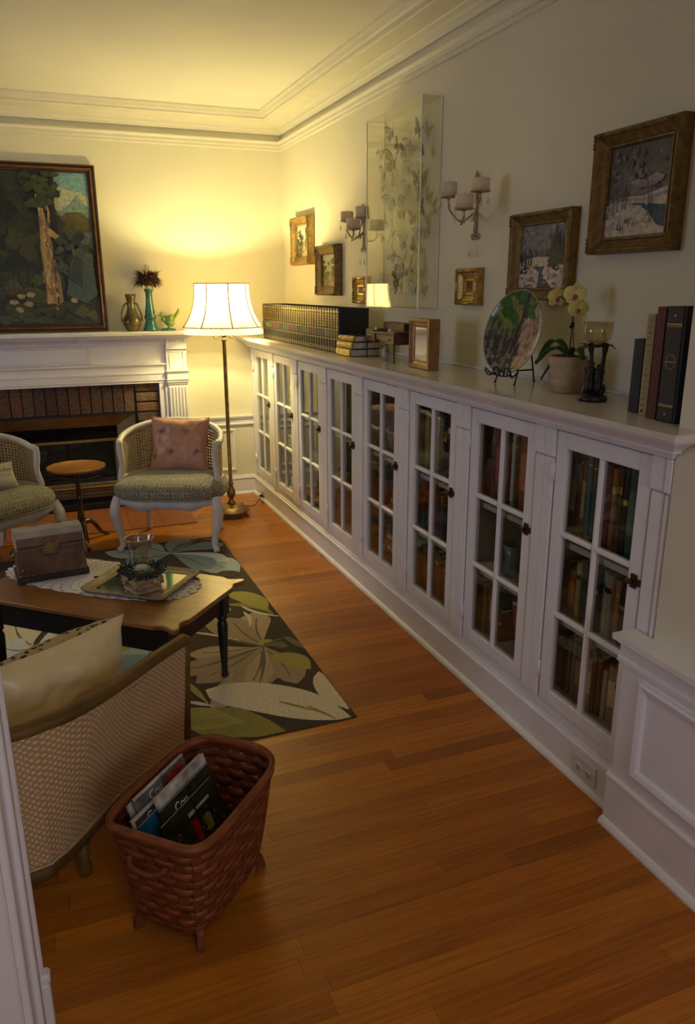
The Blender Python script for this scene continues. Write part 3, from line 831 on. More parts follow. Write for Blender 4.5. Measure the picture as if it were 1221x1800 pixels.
def hoop(s, z=0.0):
    """plan of the chair back: s 0..1 from left arm round the back to the right arm"""
    a = lerp(-.36, PI+.36, s)
    x = -.300*math.cos(a); yy = .20 + .235*math.sin(a)
    if s < .12 or s > .88: pass
    return x, yy
def hoop_top(s): return .628 + .086*math.sin(PI*min(max((s-.08)/.84,0),1))**.9
def make_chair(name, label, loc, rz):
    t = thing(name, label, 'chair', loc, rz, 'cane barrel chairs by the fire')
    # origin = midpoint between the front feet; front is -y
    def leg(pts, r):
        m = MB(); m.tube(smooth_path(pts, 4), [lerp(a,b,0) for a,b in zip(sum([[r[i]]*4 for i in range(len(r)-1)],[])+[r[-1]], [0]*99)], 10); return m.build('leg', CREAMP, t)
    for s in (-1,1):
        leg([(s*.285,.025,.325),(s*.300,.004,.27),(s*.298,-.004,.20),(s*.280,.004,.11),(s*.272,.004,.045),(s*.282,-.010,.022),(s*.290,-.022,.010)], [.030,.032,.027,.019,.016,.018,.012])
        leg([(s*.205,.36,.325),(s*.21,.38,.2),(s*.225,.42,.08),(s*.235,.45,.008)], [.022,.020,.017,.016])
    # seat rail with serpentine apron
    m = MB(); n = 24
    for k in range(n+1):
        q = k/n; x = lerp(-.27,.27,q); dz = .032*math.cos(q*4*PI)*.5 - .012*math.exp(-((q-.5)/.12)**2)
        zb = .268 + .018*math.cos((q-.5)*4*PI) - (.026*math.exp(-((q-.5)/.1)**2))
        yf = .0 - .012*math.sin(PI*q)
        m.v += [(x,yf,.325),(x,yf,zb),(x,yf+.024,zb),(x,yf+.024,.325)]
    for k in range(n):
        for q in range(4): m.face([k*4+q,k*4+(q+1)%4,(k+1)*4+(q+1)%4,(k+1)*4+q], True)
    m.face([0,1,2,3]); m.face([n*4+i for i in (3,2,1,0)]); m.build('apron', CREAMP, t)
    m = MB()
    for s in (-1,1): m.tube([(s*.280,.03,.30),(s*.265,.18,.30),(s*.20,.37,.30)], .022, 8)
    m.tube([(-.20,.37,.30),(0,.40,.30),(.20,.37,.30)], .022, 8); m.build('seat_rail', CREAMP, t)
    # upholstered seat
    def seatf(u, v):
        a = 2*PI*u; ca, sa = math.cos(a), math.sin(a)
        ex = lambda c: math.copysign(abs(c)**.55, c)
        w = .318 if sa < 0 else lerp(.318,.265,abs(sa))
        X, Yp = w*ex(ca), .195 + (.235 if sa < 0 else .21)*ex(sa)
        prof = [(1.0,0.0),(1.035,.018),(1.045,.042),(1.02,.066),(.94,.086),(.78,.102),(.5,.114),(.001,.12)]
        k = v*(len(prof)-1); i = min(int(k),len(prof)-2); f = k-i
        r = lerp(prof[i][0],prof[i+1][0],f); z = lerp(prof[i][1],prof[i+1][1],f)
        return (X*r, .195+(Yp-.195)*r, .322+z)
    m = MB(); m.grid(seatf, 56, 14, cu=True); st = m.build('seat', UPH, t)
    def pip(a):
        p = seatf(a, .0); return (p[0]*1.01, p[1]+(p[1]-.195)*.01, p[2]+.003)
    MB().tube([pip(k/60) for k in range(60)], .005, 6, True).build('piping', UPH, st)
    # hoop rail, posts, cane
    n = 40
    def rail_pts(zf, grow=0): return [(*hoop(k/n), zf(k/n)) for k in range(n+1)]
    m = MB(); m.tube([(p[0],p[1],p[2]) for p in rail_pts(hoop_top)], [.016]+[.018]*(n-1)+[.016], 10, flat=1.0); m.build('top_rail', CREAMP, t)
    for e, s in ((0,-1),(1,1)):
        x, yy = hoop(e)
        pts = smooth_path([(x,yy,.636),(x,yy-.004,.58),(x-.004*s,yy+.006,.50),(x+.006*s,yy-.008,.42),(x,yy-.01,.335)], 5)
        MB().tube(pts, .018, 10).build('arm_post', CREAMP, t)
    ns, nt_ = 110, 30
    def canef(u, v):
        s = lerp(.012,.988,u); x, yy = hoop(s); z = lerp(.40, hoop_top(s)-.012, v)
        k = 1-.02*(1-v); return (x*k, .20+(yy-.20)*k, z)
    m = MB(); m.grid(canef, ns, nt_, skip=lambda i,j: i%2==1 and j%2==1 and 1<j<nt_-2 and 2<i<ns-2, smooth=True)
    cn = m.build('cane_panel', CANE, t, fix=False)
    md = cn.modifiers.new('thickness','SOLIDIFY'); md.thickness = .0022
    m = MB(); m.tube([(x*.985,.20+(y_-.20)*.985,.405) for x,y_,z in rail_pts(hoop_top)], .012, 8); m.build('lower_rail', CREAMP, t)
    return t
fl, frr = atz(215,971), atz(381,975)
mid = (fl+frr)/2
make_chair('barrel_chair', 'cream cane barrel chair holding the pink satin cushion, beside the floor lamp', (mid.x+.005, mid.y+.03, .002), math.atan2(-.39,.92))
p1, p2 = atz(113,888,.31), atz(0,922,.31)
ed = (p2-p1).normalized(); 
fd = Vector((.63,-.77,0))
cL = p1 + Vector((ed.x,ed.y,0))*.30 - fd*.03
make_chair('barrel_chair', 'cream cane barrel chair at the left edge with the lettered pillow on its seat', (cL.x-.01, cL.y+.0, .002), math.atan2(.63,.77))

# ---- cushions
def cushion_f(w, h, th, seed, wr=.006, pinch=.09):
    def f(u, v, side):
        x, z = 2*u-1, 2*v-1
        k = 1 - pinch*(1-abs(z)**1.5)*abs(x)**6; k2 = 1 - pinch*(1-abs(x)**1.5)*abs(z)**6
        t = max(0,(1-abs(x)**3.2))**.55*max(0,(1-abs(z)**3.2))**.55
        n = noise.noise(Vector((x*2.1+seed, z*2.1, side*3)))*wr + noise.noise(Vector((x*6+seed, z*5, side*7+2)))*wr*.5
        return (x*w/2*k, side*(th/2*t + n*t), z*h/2*k2)
    return f
def cushion(name, label, w, h, th, m_front, m_back, seed, loc, rot, wr=.006, trim=None, names=('front_panel','back_panel')):
    t = thing(name, label, 'cushion', loc, rot=rot)
    f = cushion_f(w,h,th,seed,wr)
    for side, mm, nm in ((-1,m_front,names[0]),(1,m_back,names[1])):
        m = MB(); m.grid(lambda u,v: f(u,v,side), 26, 26); m.build(nm, mm, t)
    if trim:
        pts = [(f(k/20,0,-1)) for k in range(20)]+[(f(1,k/20,-1)) for k in range(20)]+[(f(1-k/20,1,-1)) for k in range(20)]+[(f(0,1-k/20,-1)) for k in range(20)]
        MB().tube(pts, .003, 6, True).build('edge_piping', trim, t)
    return t, f
SATP = mat('pink_satin', (.50,.25,.155), .36, var=.10, scale=5, bump=.15, bscale=18, sheen=.3)
EMB = mat('green_gold_thread', (.20,.17,.06), .5, .4, var=.3, scale=90)
ang = math.atan2(-.39,.92)
ca = Matrix.Rotation(ang, 3, 'Z')
cc = Vector((mid.x+.005, mid.y+.03, 0)) + ca @ Vector((.025,.27,.585))
pk, f = cushion('satin_cushion', 'pink satin cushion with embroidered dragonflies leaning on the cane chair by the lamp', .355, .335, .12, SATP, SATP, 1.0, (cc.x,cc.y,cc.z-.155), (math.radians(-16),math.radians(1),ang), .016, SATP)
for ch in pk.children: ch.location = (0,0,.160)
for (u,v,a) in ((.20,.72,.3),(.62,.74,-.4),(.38,.36,.1),(.80,.36,.5),(.02+.08,.28,.4)):
    m = MB(); c = Vector(f(u,v,-1))
    for k in range(4):
        an = a + (.55,-.55,PI-.55,PI+.55)[k]
        e = (c.x+.026*math.cos(an), 0, c.z+.020*math.sin(an)+.004)
        pts = []
        for q in range(9):
            w = 2*PI*q/8
            lx = .5*(1-math.cos(w))*1.0; ly = .22*math.sin(w)
            pts.append((c.x+(e[0]-c.x)*lx-(e[2]-c.z)*ly, c.y-.0045-.001*math.sin(PI*lx), c.z+(e[2]-c.z)*lx+(e[0]-c.x)*ly))
        m.tube(pts, .0011, 5)
    m.tube([(c.x+.012*math.sin(a), c.y-.005, c.z+.014),(c.x-.016*math.sin(a), c.y-.005, c.z-.026)], [.0025,.0012], 6)
    o = m.build('embroidered_dragonfly', EMB, pk); o.location = (0,0,.160)
# left chair: lettered linen pillow and a pink cushion behind it
LIN = mat('oatmeal_linen', (.50,.46,.34), .85, var=.08, scale=60, bump=.3, bscale=260)
a2 = math.atan2(.63,.77); cb = Matrix.Rotation(a2, 3, 'Z'); cl0 = Vector((cL.x-.01,cL.y,0))
q = cl0 + cb @ Vector((-.02,.14,.445))
pw, f2 = cushion('lettered_pillow', 'small oatmeal linen pillow with printed lettering on the left chair', .34, .15, .10, LIN, LIN, 4.0, (q.x,q.y,q.z), (math.radians(-24),math.radians(2),a2-.12), .004, LIN)
for ch in pw.children: ch.location = (0,0,.07)
INK = mat('black_print', (.02,.018,.015), .8)
text_part('lettering', 'n free', .030, INK, pw, (.085,-.054,.095), (PI/2,0,0), shear=.2)
m = MB()
for k in range(7): m.box(.03+k*.013,.03+k*.013+(.010 if k%3 else .006),-.0562,-.0555,.064,.0665)
m.build('small_print', mat('grey_print', (.20,.18,.14), .8), pw)['kind'] = 'stuff'
q = cl0 + cb @ Vector((-.03,.27,.60))
p3, f3 = cushion('satin_cushion', 'pinkish orange satin cushion behind the lettered pillow on the left chair', .36, .33, .12, SATP, SATP, 6.0, (q.x,q.y,q.z-.155), (math.radians(-16),0,a2), .009, mat('bead_trim', (.45,.36,.18), .4, .5))
for ch in p3.children: ch.location = (0,0,.160)

# ---- pedestal table with pie-crust edge
MAHO = mat('mahogany', (.075,.025,.010), .3, var=.35, scale=9, stretch=(6,6,1), coat=.3)
WALN = mat('golden_walnut', (.36,.17,.035), .3, var=.25, scale=6, stretch=(1,5,1), coat=.4)
pt = thing('pedestal_table', 'small round pie crust pedestal table between the two barrel chairs', 'table', (.150, 4.745, 0))
def crust(r, z, a): return r*(1+.035*abs(math.sin(a*6))**.7) if r > .12 else r
m = MB(); m.lathe([(.001,.462),(.10,.458),(.142,.462),(.160,.470),(.166,.480),(.160,.484),(.150,.477),(.142,.4745),(.001,.4745)], 72, fn=crust); m.build('top', WALN, pt)
m = MB(); m.lathe([(.030,.456),(.030,.448),(.014,.435),(.013,.36),(.017,.31),(.014,.295),(.020,.288),(.020,.28),(.012,.27),(.016,.21),(.022,.18),(.024,.15),(.016,.13),(.020,.115),(.016,.09),(.008,.075),(.001,.07)], 20); m.build('column', MAHO, pt)
for a in (math.radians(38), math.radians(-84), math.radians(162)):
    pts = smooth_path([(.012,0,.125),(.06,0,.128),(.10,0,.095),(.14,0,.040),(.175,0,.016),(.195,0,.010)], 4)
    pts = [(p.x*math.cos(a), p.x*math.sin(a), p.z) for p in pts]
    MB().tube(pts, [.018]*6+[.015]*6+[.011]*6+[.012]*3, 8).build('leg', MAHO, pt)

# ================================================================== COFFEE TABLE
TZ = .41
e1, e2 = Vector((.67,.743,0)).normalized(), Vector((-.743,.67,0)).normalized()
Nc = atz(300,1105,TZ)
TW, TL = .49, .90
tc_ = Vector((Nc.x,Nc.y,0)) + e1*(TW/2-.005) + e2*(TL/2-.02)
tr_ = math.atan2(e1.y, e1.x)                      # local x = short side, local y = long side
tbl = thing('coffee_table', 'coffee table with golden wood top and black turned legs on the floral rug', 'table', (tc_.x,tc_.y,.0072), tr_)
TOPM = mat('honey_table_top', (.27,.11,.022), .3, var=.22, scale=5, stretch=(6,1,1), coat=.35)
BLK = mat('black_paint', (.014,.012,.010), .35, var=.3, scale=20)
out = []
ear = [(0,-.09),(-.010,-.072),(-.014,-.056),(-.006,-.036),(.004,-.018),(.006,-.004),(.000,.004),(-.015,.006),(-.035,-.006),(-.055,-.014),(-.07,-.010),(-.09,0)]
for sx, sy in ((1,1),(-1,1),(-1,-1),(1,-1)):           # anticlockwise round the top
    pts = [(sx*(TW/2+a), sy*(TL/2+b)) for a, b in ear]
    out += pts if sx*sy > 0 else pts[::-1]
tz = TZ-.0072
m = MB(); m.prism(out, 'z', tz-.018, tz); tp = m.build('top', TOPM, tbl)
bv = tp.modifiers.new('rounded_edge','BEVEL'); bv.width=.004; bv.segments=2; bv.limit_method='ANGLE'
m = MB(); ax, ay = TW/2-.055, TL/2-.075
for a in ((-ax,ax,-ay-.012,-ay+.012),(-ax,ax,ay-.012,ay+.012),(-ax-.012,-ax+.012,-ay,ay),(ax-.012,ax+.012,-ay,ay)): m.cbox(*a, tz-.122, tz-.0185, .002)
m.build('apron', BLK, tbl)
for sx in (-1,1):
    for sy in (-1,1):
        m = MB(); m.cbox(-.023,.023,-.023,.023,tz-.135,tz-.019,.002)
        m.lathe([(.001,0),(.013,0),(.015,.004),(.014,.012),(.011,.018),(.013,.024),(.012,.035),(.016,.12),(.020,.19),(.021,.225),(.017,.238),(.012,.243),(.021,.252),(.022,.258),(.014,.268),(.018,.275),(.022,.29)], 18, (0,0,0))
        o = m.build('leg', BLK, tbl); o.location = (sx*ax, sy*ay, 0)

# lace runner
LACE = mat('crochet_lace', (.80,.77,.72), .9, var=.12, scale=120, bump=.4, bscale=300)
dl, dw = .41, .165
lc = atz(178,1016,TZ)
def lacef(u, v):
    a = 2*PI*u; r = lerp(.08,1,v)
    sc = 1+.045*abs(math.sin(a*17))*v**4
    return (dw*r*sc*math.copysign(abs(math.cos(a))**.8,math.cos(a)), dl*r*sc*math.copysign(abs(math.sin(a))**.8,math.sin(a)), .0012+.0006*math.sin(a*34)*v)
m = MB(); m.grid(lacef, 204, 30, cu=True, skip=lambda i,j: j>9 and ((i+ (j//3)*2)%4==1 and j%3==1))
m.v += [(0,0,.0012)]; k0 = len(m.v)-1
for i in range(204): m.face([i*31, ((i+1)%204)*31, k0], True)
lace = m.build('lace_runner', LACE, None, fix=False, loc=(lc.x,lc.y,TZ+.0003), rz=tr_)
tag(lace, 'scalloped white crochet lace runner lying along the coffee table', 'doily')

# trinket chest
CH = thing('trinket_chest', 'domed wooden trinket chest with brass clasp on the lace runner', 'chest', (0,0,0))
cp1, cp2 = atz(32,1028,TZ+.004), atz(158,1007,TZ+.004)
cd = (cp2-cp1); cw = cd.length; CH.scale = (1,1,1.16)
CH.rotation_euler = (0,0,math.atan2(cd.y,cd.x))
CH.location = (cp1+cp2)/2; CH.location.z = TZ+.0025
W1 = mat('aged_map_wood', (.14,.068,.027), .5, var=.55, scale=14, bump=.3)
W2 = mat('pale_lid_wood', (.40,.37,.31), .4, var=.25, scale=10)
W3 = mat('dark_chest_wood', (.030,.014,.008), .4, var=.4, scale=20)
dpt = .145
m = MB(); m.cbox(-cw/2,cw/2,0,dpt,.0,.022,.003); m.build('plinth', W3, CH)
m = MB(); b_, t_ = cw/2-.006, cw/2-.012
m.add([(-b_,.004,.022),(b_,.004,.022),(b_,dpt-.004,.022),(-b_,dpt-.004,.022),(-t_,.012,.112),(t_,.012,.112),(t_,dpt-.012,.112),(-t_,dpt-.012,.112)], [(0,1,5,4),(1,2,6,5),(2,3,7,6),(3,0,4,7),(0,3,2,1),(4,5,6,7)]); m.build('box_body', W1, CH)
m = MB(); m.prism([(.010,.1125),(.006,.125),(.016,.150),(.036,.168),(dpt-.036,.168),(dpt-.016,.150),(dpt-.006,.125),(dpt-.010,.1125)], 'x', -cw/2+.008, cw/2-.008); lid = m.build('lid', W2, CH)
m = MB(); m.prism([(.0085,.114),(.0045,.125),(.0145,.150),(.016,.150),(.0062,.125),(.0102,.114)], 'x', -cw/2+.012, cw/2-.012); m.build('lid_front', W1, lid)
m = MB(); m.cbox(-.030,.030,-.004,.006,.090,.142,.003)
for k in range(14):
    a = 2*PI*k/14; m.tube([(.024*math.cos(a),-.004,.116+.020*math.sin(a)),(.034*math.cos(a),-.002,.116+.030*math.sin(a))], [.005,.003], 6)
m.build('clasp', BRASSD, CH)
for s in (-1,1):
    m = MB(); m.cbox(s*.045-.014,s*.045+.014,dpt-.045,dpt-.020,.166,.174,.002); m.tube([(s*.045-.012,dpt-.02,.172),(s*.045+.012,dpt-.02,.172)], .004, 8); m.build('hinge', BRASSD, lid)
    m = MB()
    for k in range(5): m.sphere((s*(cw/2-.014-.010*k), -.001+.002*k*.5, .026+.006*((k*3)%4)), .006, 8)
    m.build('corner_ornament', BRASSD, CH)
    pts = smooth_path([(s*(cw/2-.004),.03,.10),(s*(cw/2+.012),.045,.085),(s*(cw/2+.012),.09,.085),(s*(cw/2-.004),.105,.10)],4)
    MB().tube(pts,.004,6).build('side_handle', BRASSD, CH)

# mirrored tray
ty = [atz(u,v,TZ+.004) for u,v in ((152,1042),(283,1062),(347,1014),(217,988))]
tcn = sum(ty, Vector())/4; 
l1 = ((ty[1]-ty[0]).length+(ty[2]-ty[3]).length)/2; l2 = ((ty[2]-ty[1]).length+(ty[3]-ty[0]).length)/2
dv = (ty[2]-ty[1]).normalized()
tray = thing('vanity_tray', 'rectangular gilt vanity tray with mirror base under the hurricane candle', 'tray', (tcn.x,tcn.y,TZ+.003), math.atan2(dv.y,dv.x))
TG = mat('worn_gilt', (.27,.21,.12), .5, .35, var=.35, scale=40)
def rrect(hx, hy, r, n=6):
    o = []
    for cx, cy, a0 in ((hx-r,-hy+r,-PI/2),(hx-r,hy-r,0),(-hx+r,hy-r,PI/2),(-hx+r,-hy+r,PI)):
        for k in range(n+1): a = a0+PI/2*k/n; o.append((cx+r*math.cos(a), cy+r*math.sin(a)))
    return o
hx, hy = l2/2, l1/2
loops = [(.012,.0),(.0,.010),(-.003,.016),(.004,.017),(.014,.010),(.030,.008),(.036,.010),(.040,.0075)]
m = MB(); nn = len(rrect(1,1,.1))
for d, z in loops:
    m.v += [(x,y,z) for x,y in rrect(hx-d,hy-d,max(.03-d*.4,.008))]
for i in range(len(loops)-1):
    for k in range(nn): m.face([i*nn+k,i*nn+(k+1)%nn,(i+1)*nn+(k+1)%nn,(i+1)*nn+k], True)
m.face(range(nn-1,-1,-1)); m.build('rim', TG, tray)
m = MB(); m.prism(rrect(hx-.0405,hy-.0405,.01), 'z', .0045, .0072); m.build('mirror_base', mat('old_mirror', (.72,.74,.72), .06, 1.0, var=.06, scale=15), tray)

# hurricane candle arrangement: carved capital, wreath, glass, tea light
hc = atz(252,1036,TZ+.012)
STONE = mat('carved_resin', (.36,.27,.15), .7, var=.3, scale=40, bump=.5)
cap = thing('candle_pedestal', 'carved tan column capital with scrolls standing on the gilt tray', 'candle holder', (hc.x,hc.y+.005,TZ+.0112), .35)
m = MB(); m.cbox(-.052,.052,-.052,.052,0,.016,.003); m.lathe([(.046,.016),(.040,.022),(.036,.034),(.044,.042)],24); m.cbox(-.058,.058,-.058,.058,.042,.056,.004); m.build('block', STONE, cap)
for k in range(4):
    a = k*PI/2; R = Matrix.Rotation(a,3,'Z')
    for s in (-1,1):
        pts = [R @ Vector((s*(.040+ (.016-.0018*q)*math.cos(q*.8)), -.056, .030+(.016-.0018*q)*math.sin(q*.8))) for q in range(9)]
        MB().tube(pts, .0045, 6).build('scroll', STONE, cap)
WR = col_mat('boxwood_leaf', .55, .3, 60, .2, 'attr')
wr_ = MB(); 
for k in range(260):
    a = random.uniform(0,2*PI); b = random.uniform(0,2*PI); R = .066; r = random.uniform(.006,.018)
    c = Vector(((R+r*math.cos(b))*math.cos(a), (R+r*math.cos(b))*math.sin(a), .024+r*math.sin(b)*.9))
    d = Vector((math.cos(a)*math.cos(b), math.sin(a)*math.cos(b), math.sin(b)+.2)).normalized(); tng = Vector((-math.sin(a),math.cos(a),random.uniform(-.6,.6))).normalized()
    L, w = random.uniform(.012,.020), random.uniform(.004,.007)
    d2 = (d*.7+tng*random.uniform(-.8,.8)).normalized(); sd = d2.cross(d).normalized() if d2.cross(d).length>.01 else tng
    g = random.uniform(.6,1.4); col = (.016*g,.046*g,.028*g)
    wr_.add([c, c+d2*L*.5+sd*w, c+d2*L, c+d2*L*.5-sd*w], [(0,1,2,3)], False, col)
wt = thing('candle_wreath', 'small dark green leaf wreath round the candle on the carved capital', 'wreath', (hc.x,hc.y+.005,TZ+.0112+.0565))
o = wr_.build('leaf_cluster', WR, wt, fix=False); o['kind'] = 'stuff'
MB().tube([(.066*math.cos(2*PI*k/32),.066*math.sin(2*PI*k/32),.022) for k in range(32)], .008, 8, True).build('twig_ring', mat('twig', (.05,.035,.015), .9), wt)
hur = thing('hurricane_glass', 'clear flared hurricane glass standing inside the green wreath', 'glass', (hc.x,hc.y+.005,TZ+.0112+.0565))
m = MB(); m.lathe([(.001,.002),(.034,.001),(.040,.006),(.041,.04),(.041,.08),(.043,.115),(.050,.143),(.0525,.146),(.0495,.143),(.0415,.115),(.0392,.08),(.039,.04),(.038,.008),(.001,.005)], 48); m.build('bowl', glass_mat('hurricane_glass',(.93,.95,.92),.03,1.5,.05), hur)
MB().tube([(.0515*math.cos(2*PI*k/48),.0515*math.sin(2*PI*k/48),.146) for k in range(48)], .0016, 6, True).build('rim', glass_mat('glass_rim',(.85,.88,.85),.05,1.6,.25), hur)
tag(MB().lathe([(.001,.0),(.024,.0),(.024,.026),(.020,.030),(.001,.029)], 24).build('candle', mat('white_wax', (.72,.68,.58), .5, var=.04), None, True, (hc.x,hc.y+.005,TZ+.0112+.0565+.0062)), 'short white candle inside the hurricane glass on the tray', 'candle')

# ================================================================== CANE SETTEE (foreground left)
top_px = [(31,1289),(75,1274),(123,1256),(176,1227),(229,1191),(287,1150),(330,1122)]
bot_px = [(78,1538),(100,1524),(125,1502),(150,1475),(220,1398),(280,1348),(330,1308)]
ST, SBz = .50, .115
T = [atz(u,v,ST) for u,v in top_px]; B = [atz(u,v,SBz) for u,v in bot_px]
T = [Vector((T[0].x-.34,T[0].y+.02,ST)), Vector((T[0].x-.16,T[0].y-.012,ST))] + T
B = [Vector((B[0].x-.36,B[0].y+.01,SBz)), Vector((B[0].x-.17,B[0].y-.02,SBz))] + B
so = thing('cane_settee', 'curved cane backed settee with olive wood frame in the left foreground', 'settee', (B[4].x, B[4].y, 0))
off = Vector((B[4].x, B[4].y, 0))
Tp = [p-off for p in smooth_path(T,5)]; Bp = [p-off for p in smooth_path(B,5)]
OLV = mat('olive_stained_wood', (.135,.075,.014), .5, var=.3, scale=12, bump=.1, spec=.3)
def wcane():
    m, nt, b = nodes_of('woven_tan_cane')
    at = N(nt, 'ShaderNodeTexCoord')
    mp = N(nt, 'ShaderNodeMapping'); mp.inputs['Rotation'].default_value = (0,0,PI/4); mp.inputs['Scale'].default_value=(1,1,1)
    nt.links.new(at.outputs['UV'], mp.inputs['Vector'])
    w1 = N(nt, 'ShaderNodeTexWave', Scale=6.0, wave_type='BANDS', bands_direction='X'); w2 = N(nt, 'ShaderNodeTexWave', Scale=6.0, wave_type='BANDS', bands_direction='Y')
    nt.links.new(mp.outputs[0], w1.inputs['Vector']); nt.links.new(mp.outputs[0], w2.inputs['Vector'])
    mu = N(nt, 'ShaderNodeMath', operation='MULTIPLY'); nt.links.new(w1.outputs['Fac'], mu.inputs[0]); nt.links.new(w2.outputs['Fac'], mu.inputs[1])
    cr = N(nt, 'ShaderNodeValToRGB'); cr.color_ramp.elements[0].position=.12; cr.color_ramp.elements[1].position=.7
    cr.color_ramp.elements[0].color=(.46,.29,.125,1); cr.color_ramp.elements[1].color=(.76,.57,.31,1)
    nt.links.new(mu.outputs[0], cr.inputs[0]); nt.links.new(cr.outputs[0], b.inputs['Base Color']); b.inputs['Roughness'].default_value=.6
    bp = N(nt, 'ShaderNodeBump', Strength=.5, Distance=.003); nt.links.new(mu.outputs[0], bp.inputs['Height']); nt.links.new(bp.outputs[0], b.inputs['Normal'])
    return m
WC = wcane()
def plen(P):
    L = [0]
    for a, b in zip(P, P[1:]): L.append(L[-1]+(b-a).length)
    return L
n = len(Tp); nv = 10; Ls = plen(Bp)
def back_surface(off_n, v0=.03, v1=.95):
    m = MB(); 
    for i in range(n):
        for j in range(nv+1):
            q = lerp(v0,v1,j/nv); m.v.append(tuple(Bp[i].lerp(Tp[i], q) + off_n))
    for i in range(n-1):
        for j in range(nv): m.face([i*(nv+1)+j,(i+1)*(nv+1)+j,(i+1)*(nv+1)+j+1,i*(nv+1)+j+1], True)
    return m
def add_uv(o, cols):
    uv = o.data.uv_layers.new(name='UVMap')
    for l in o.data.loops:
        i, j = divmod(l.vertex_index, cols); uv.data[l.index].uv = (Ls[i]*4, j/nv*.4*4)
inn = Vector((-.73,.68,0))
o = back_surface(Vector((0,0,0))).build('outer_cane_panel', WC, so, fix=False); add_uv(o, nv+1)
o = back_surface(inn*.03).build('inner_cane_panel', WC, so, fix=False); add_uv(o, nv+1)
m = MB(); m.tube([p+inn*.014+Vector((0,0,-.006)) for p in Tp], .021, 12, flat=.85); m.build('top_rail', OLV, so)
m = MB(); m.tube([p+inn*.012+Vector((0,0,-.036)) for p in Tp], .007, 8); m.build('rail_bead', mat('dark_bead', (.04,.02,.006), .5), so)
m = MB(); m.tube([p+inn*.014+Vector((0,0,.0)) for p in Bp], .020, 10, flat=1.15); m.build('bottom_rail', OLV, so)
m = MB(); m.tube([p+Vector((0,0,.026))-inn*.003 for p in Bp], .004, 6); m.build('cane_spline', CANE, so)
m = MB(); m.tube([Bp[-1]+inn*.012-Vector((0,0,.03)), Bp[-1].lerp(Tp[-1],.5)+inn*.012, Tp[-1]+inn*.014], [.020,.018,.018], 10); m.build('end_post', OLV, so)
m = MB(); m.tube([Bp[0]+inn*.012-Vector((0,0,.03)), Tp[0]+inn*.014], .019, 10); m.build('end_post', OLV, so)
for p in (Bp[-2]+inn*.02, Bp[int(len(Bp)*.62)]+inn*.012, Bp[1]+inn*.02, Bp[-2]+inn*.45, Bp[len(Bp)//2]+inn*.45):
    m = MB(); m.lathe([(.001,0),(.013,0),(.018,.012),(.018,.03),(.013,.045),(.022,SBz-.01)], 12, (p.x,p.y,0)); m.build('leg', OLV, so)
# seat
m = MB()
for i in range(n): 
    for d, z in ((.05,.22),(.05,.275),(.12,.295),(.40,.29),(.50,.275),(.51,.22)): 
        p = Bp[i]+inn*d; m.v.append((p.x,p.y,z))
for i in range(n-1):
    for j in range(6): m.face([i*6+j,(i+1)*6+j,(i+1)*6+(j+1)%6,i*6+(j+1)%6], True)
m.face([0,1,2,3,4,5]); m.face([(n-1)*6+k for k in (5,4,3,2,1,0)])
o = m.build('seat', WC, so, fix=True)
uv = o.data.uv_layers.new(name='UVMap')
for l in o.data.loops:
    i, j = divmod(l.vertex_index, 6); uv.data[l.index].uv = (Ls[i]*4, j*.4)
m = MB()
for (a, b) in ((Bp[-1]+inn*.02,Bp[-1]+inn*.48),): m.tube([a+Vector((0,0,.10)), b+Vector((0,0,.10))], .02, 8)
m.build('side_rail', OLV, so)
# gold cushion, leopard face toward the seat
SATG = mat('gold_satin', (.80,.66,.34), .33, var=.08, scale=4, bump=.1, bscale=14, sheen=.3)
def leopard():
    m, nt, b = nodes_of('leopard_print')
    tc = N(nt, 'ShaderNodeTexCoord'); no = N(nt,'ShaderNodeTexNoise',Scale=18.0); nt.links.new(tc.outputs['Object'], no.inputs['Vector'])
    vo = N(nt, 'ShaderNodeTexVoronoi', Scale=34.0, Randomness=.8)
    mixv = N(nt,'ShaderNodeMix',data_type='VECTOR'); mixv.inputs[0].default_value=.06; nt.links.new(tc.outputs['Object'], mixv.inputs[4]); nt.links.new(no.outputs['Color'], mixv.inputs[5]); nt.links.new(mixv.outputs[1], vo.inputs['Vector'])
    cr = N(nt,'ShaderNodeValToRGB'); e = cr.color_ramp.elements; e[0].position=.0; e[0].color=(.20,.11,.03,1); e[1].position=.16; e[1].color=(.015,.008,.004,1)
    for p_, c_ in ((.30,(.015,.008,.004,1)),(.36,(.42,.30,.12,1)),(1,(.42,.30,.12,1))):
        el = e.new(p_); el.color = c_
    nt.links.new(vo.outputs['Distance'], cr.inputs[0]); nt.links.new(cr.outputs[0], b.inputs['Base Color']); b.inputs['Roughness'].default_value=.8
    return m
LEO = leopard()
ga = math.atan2(e1.y,e1.x)
gc = atz(92,1190,.43)
gcu, gf = cushion('gold_cushion', 'gold satin cushion with leopard print reverse leaning on the settee back', .42, .30, .17, SATG, LEO, 9.0, (gc.x,gc.y,gc.z-.14), (math.radians(16),math.radians(-3),ga-.35), .022, SATG)
for ch in gcu.children: ch.location = (0,0,.14)

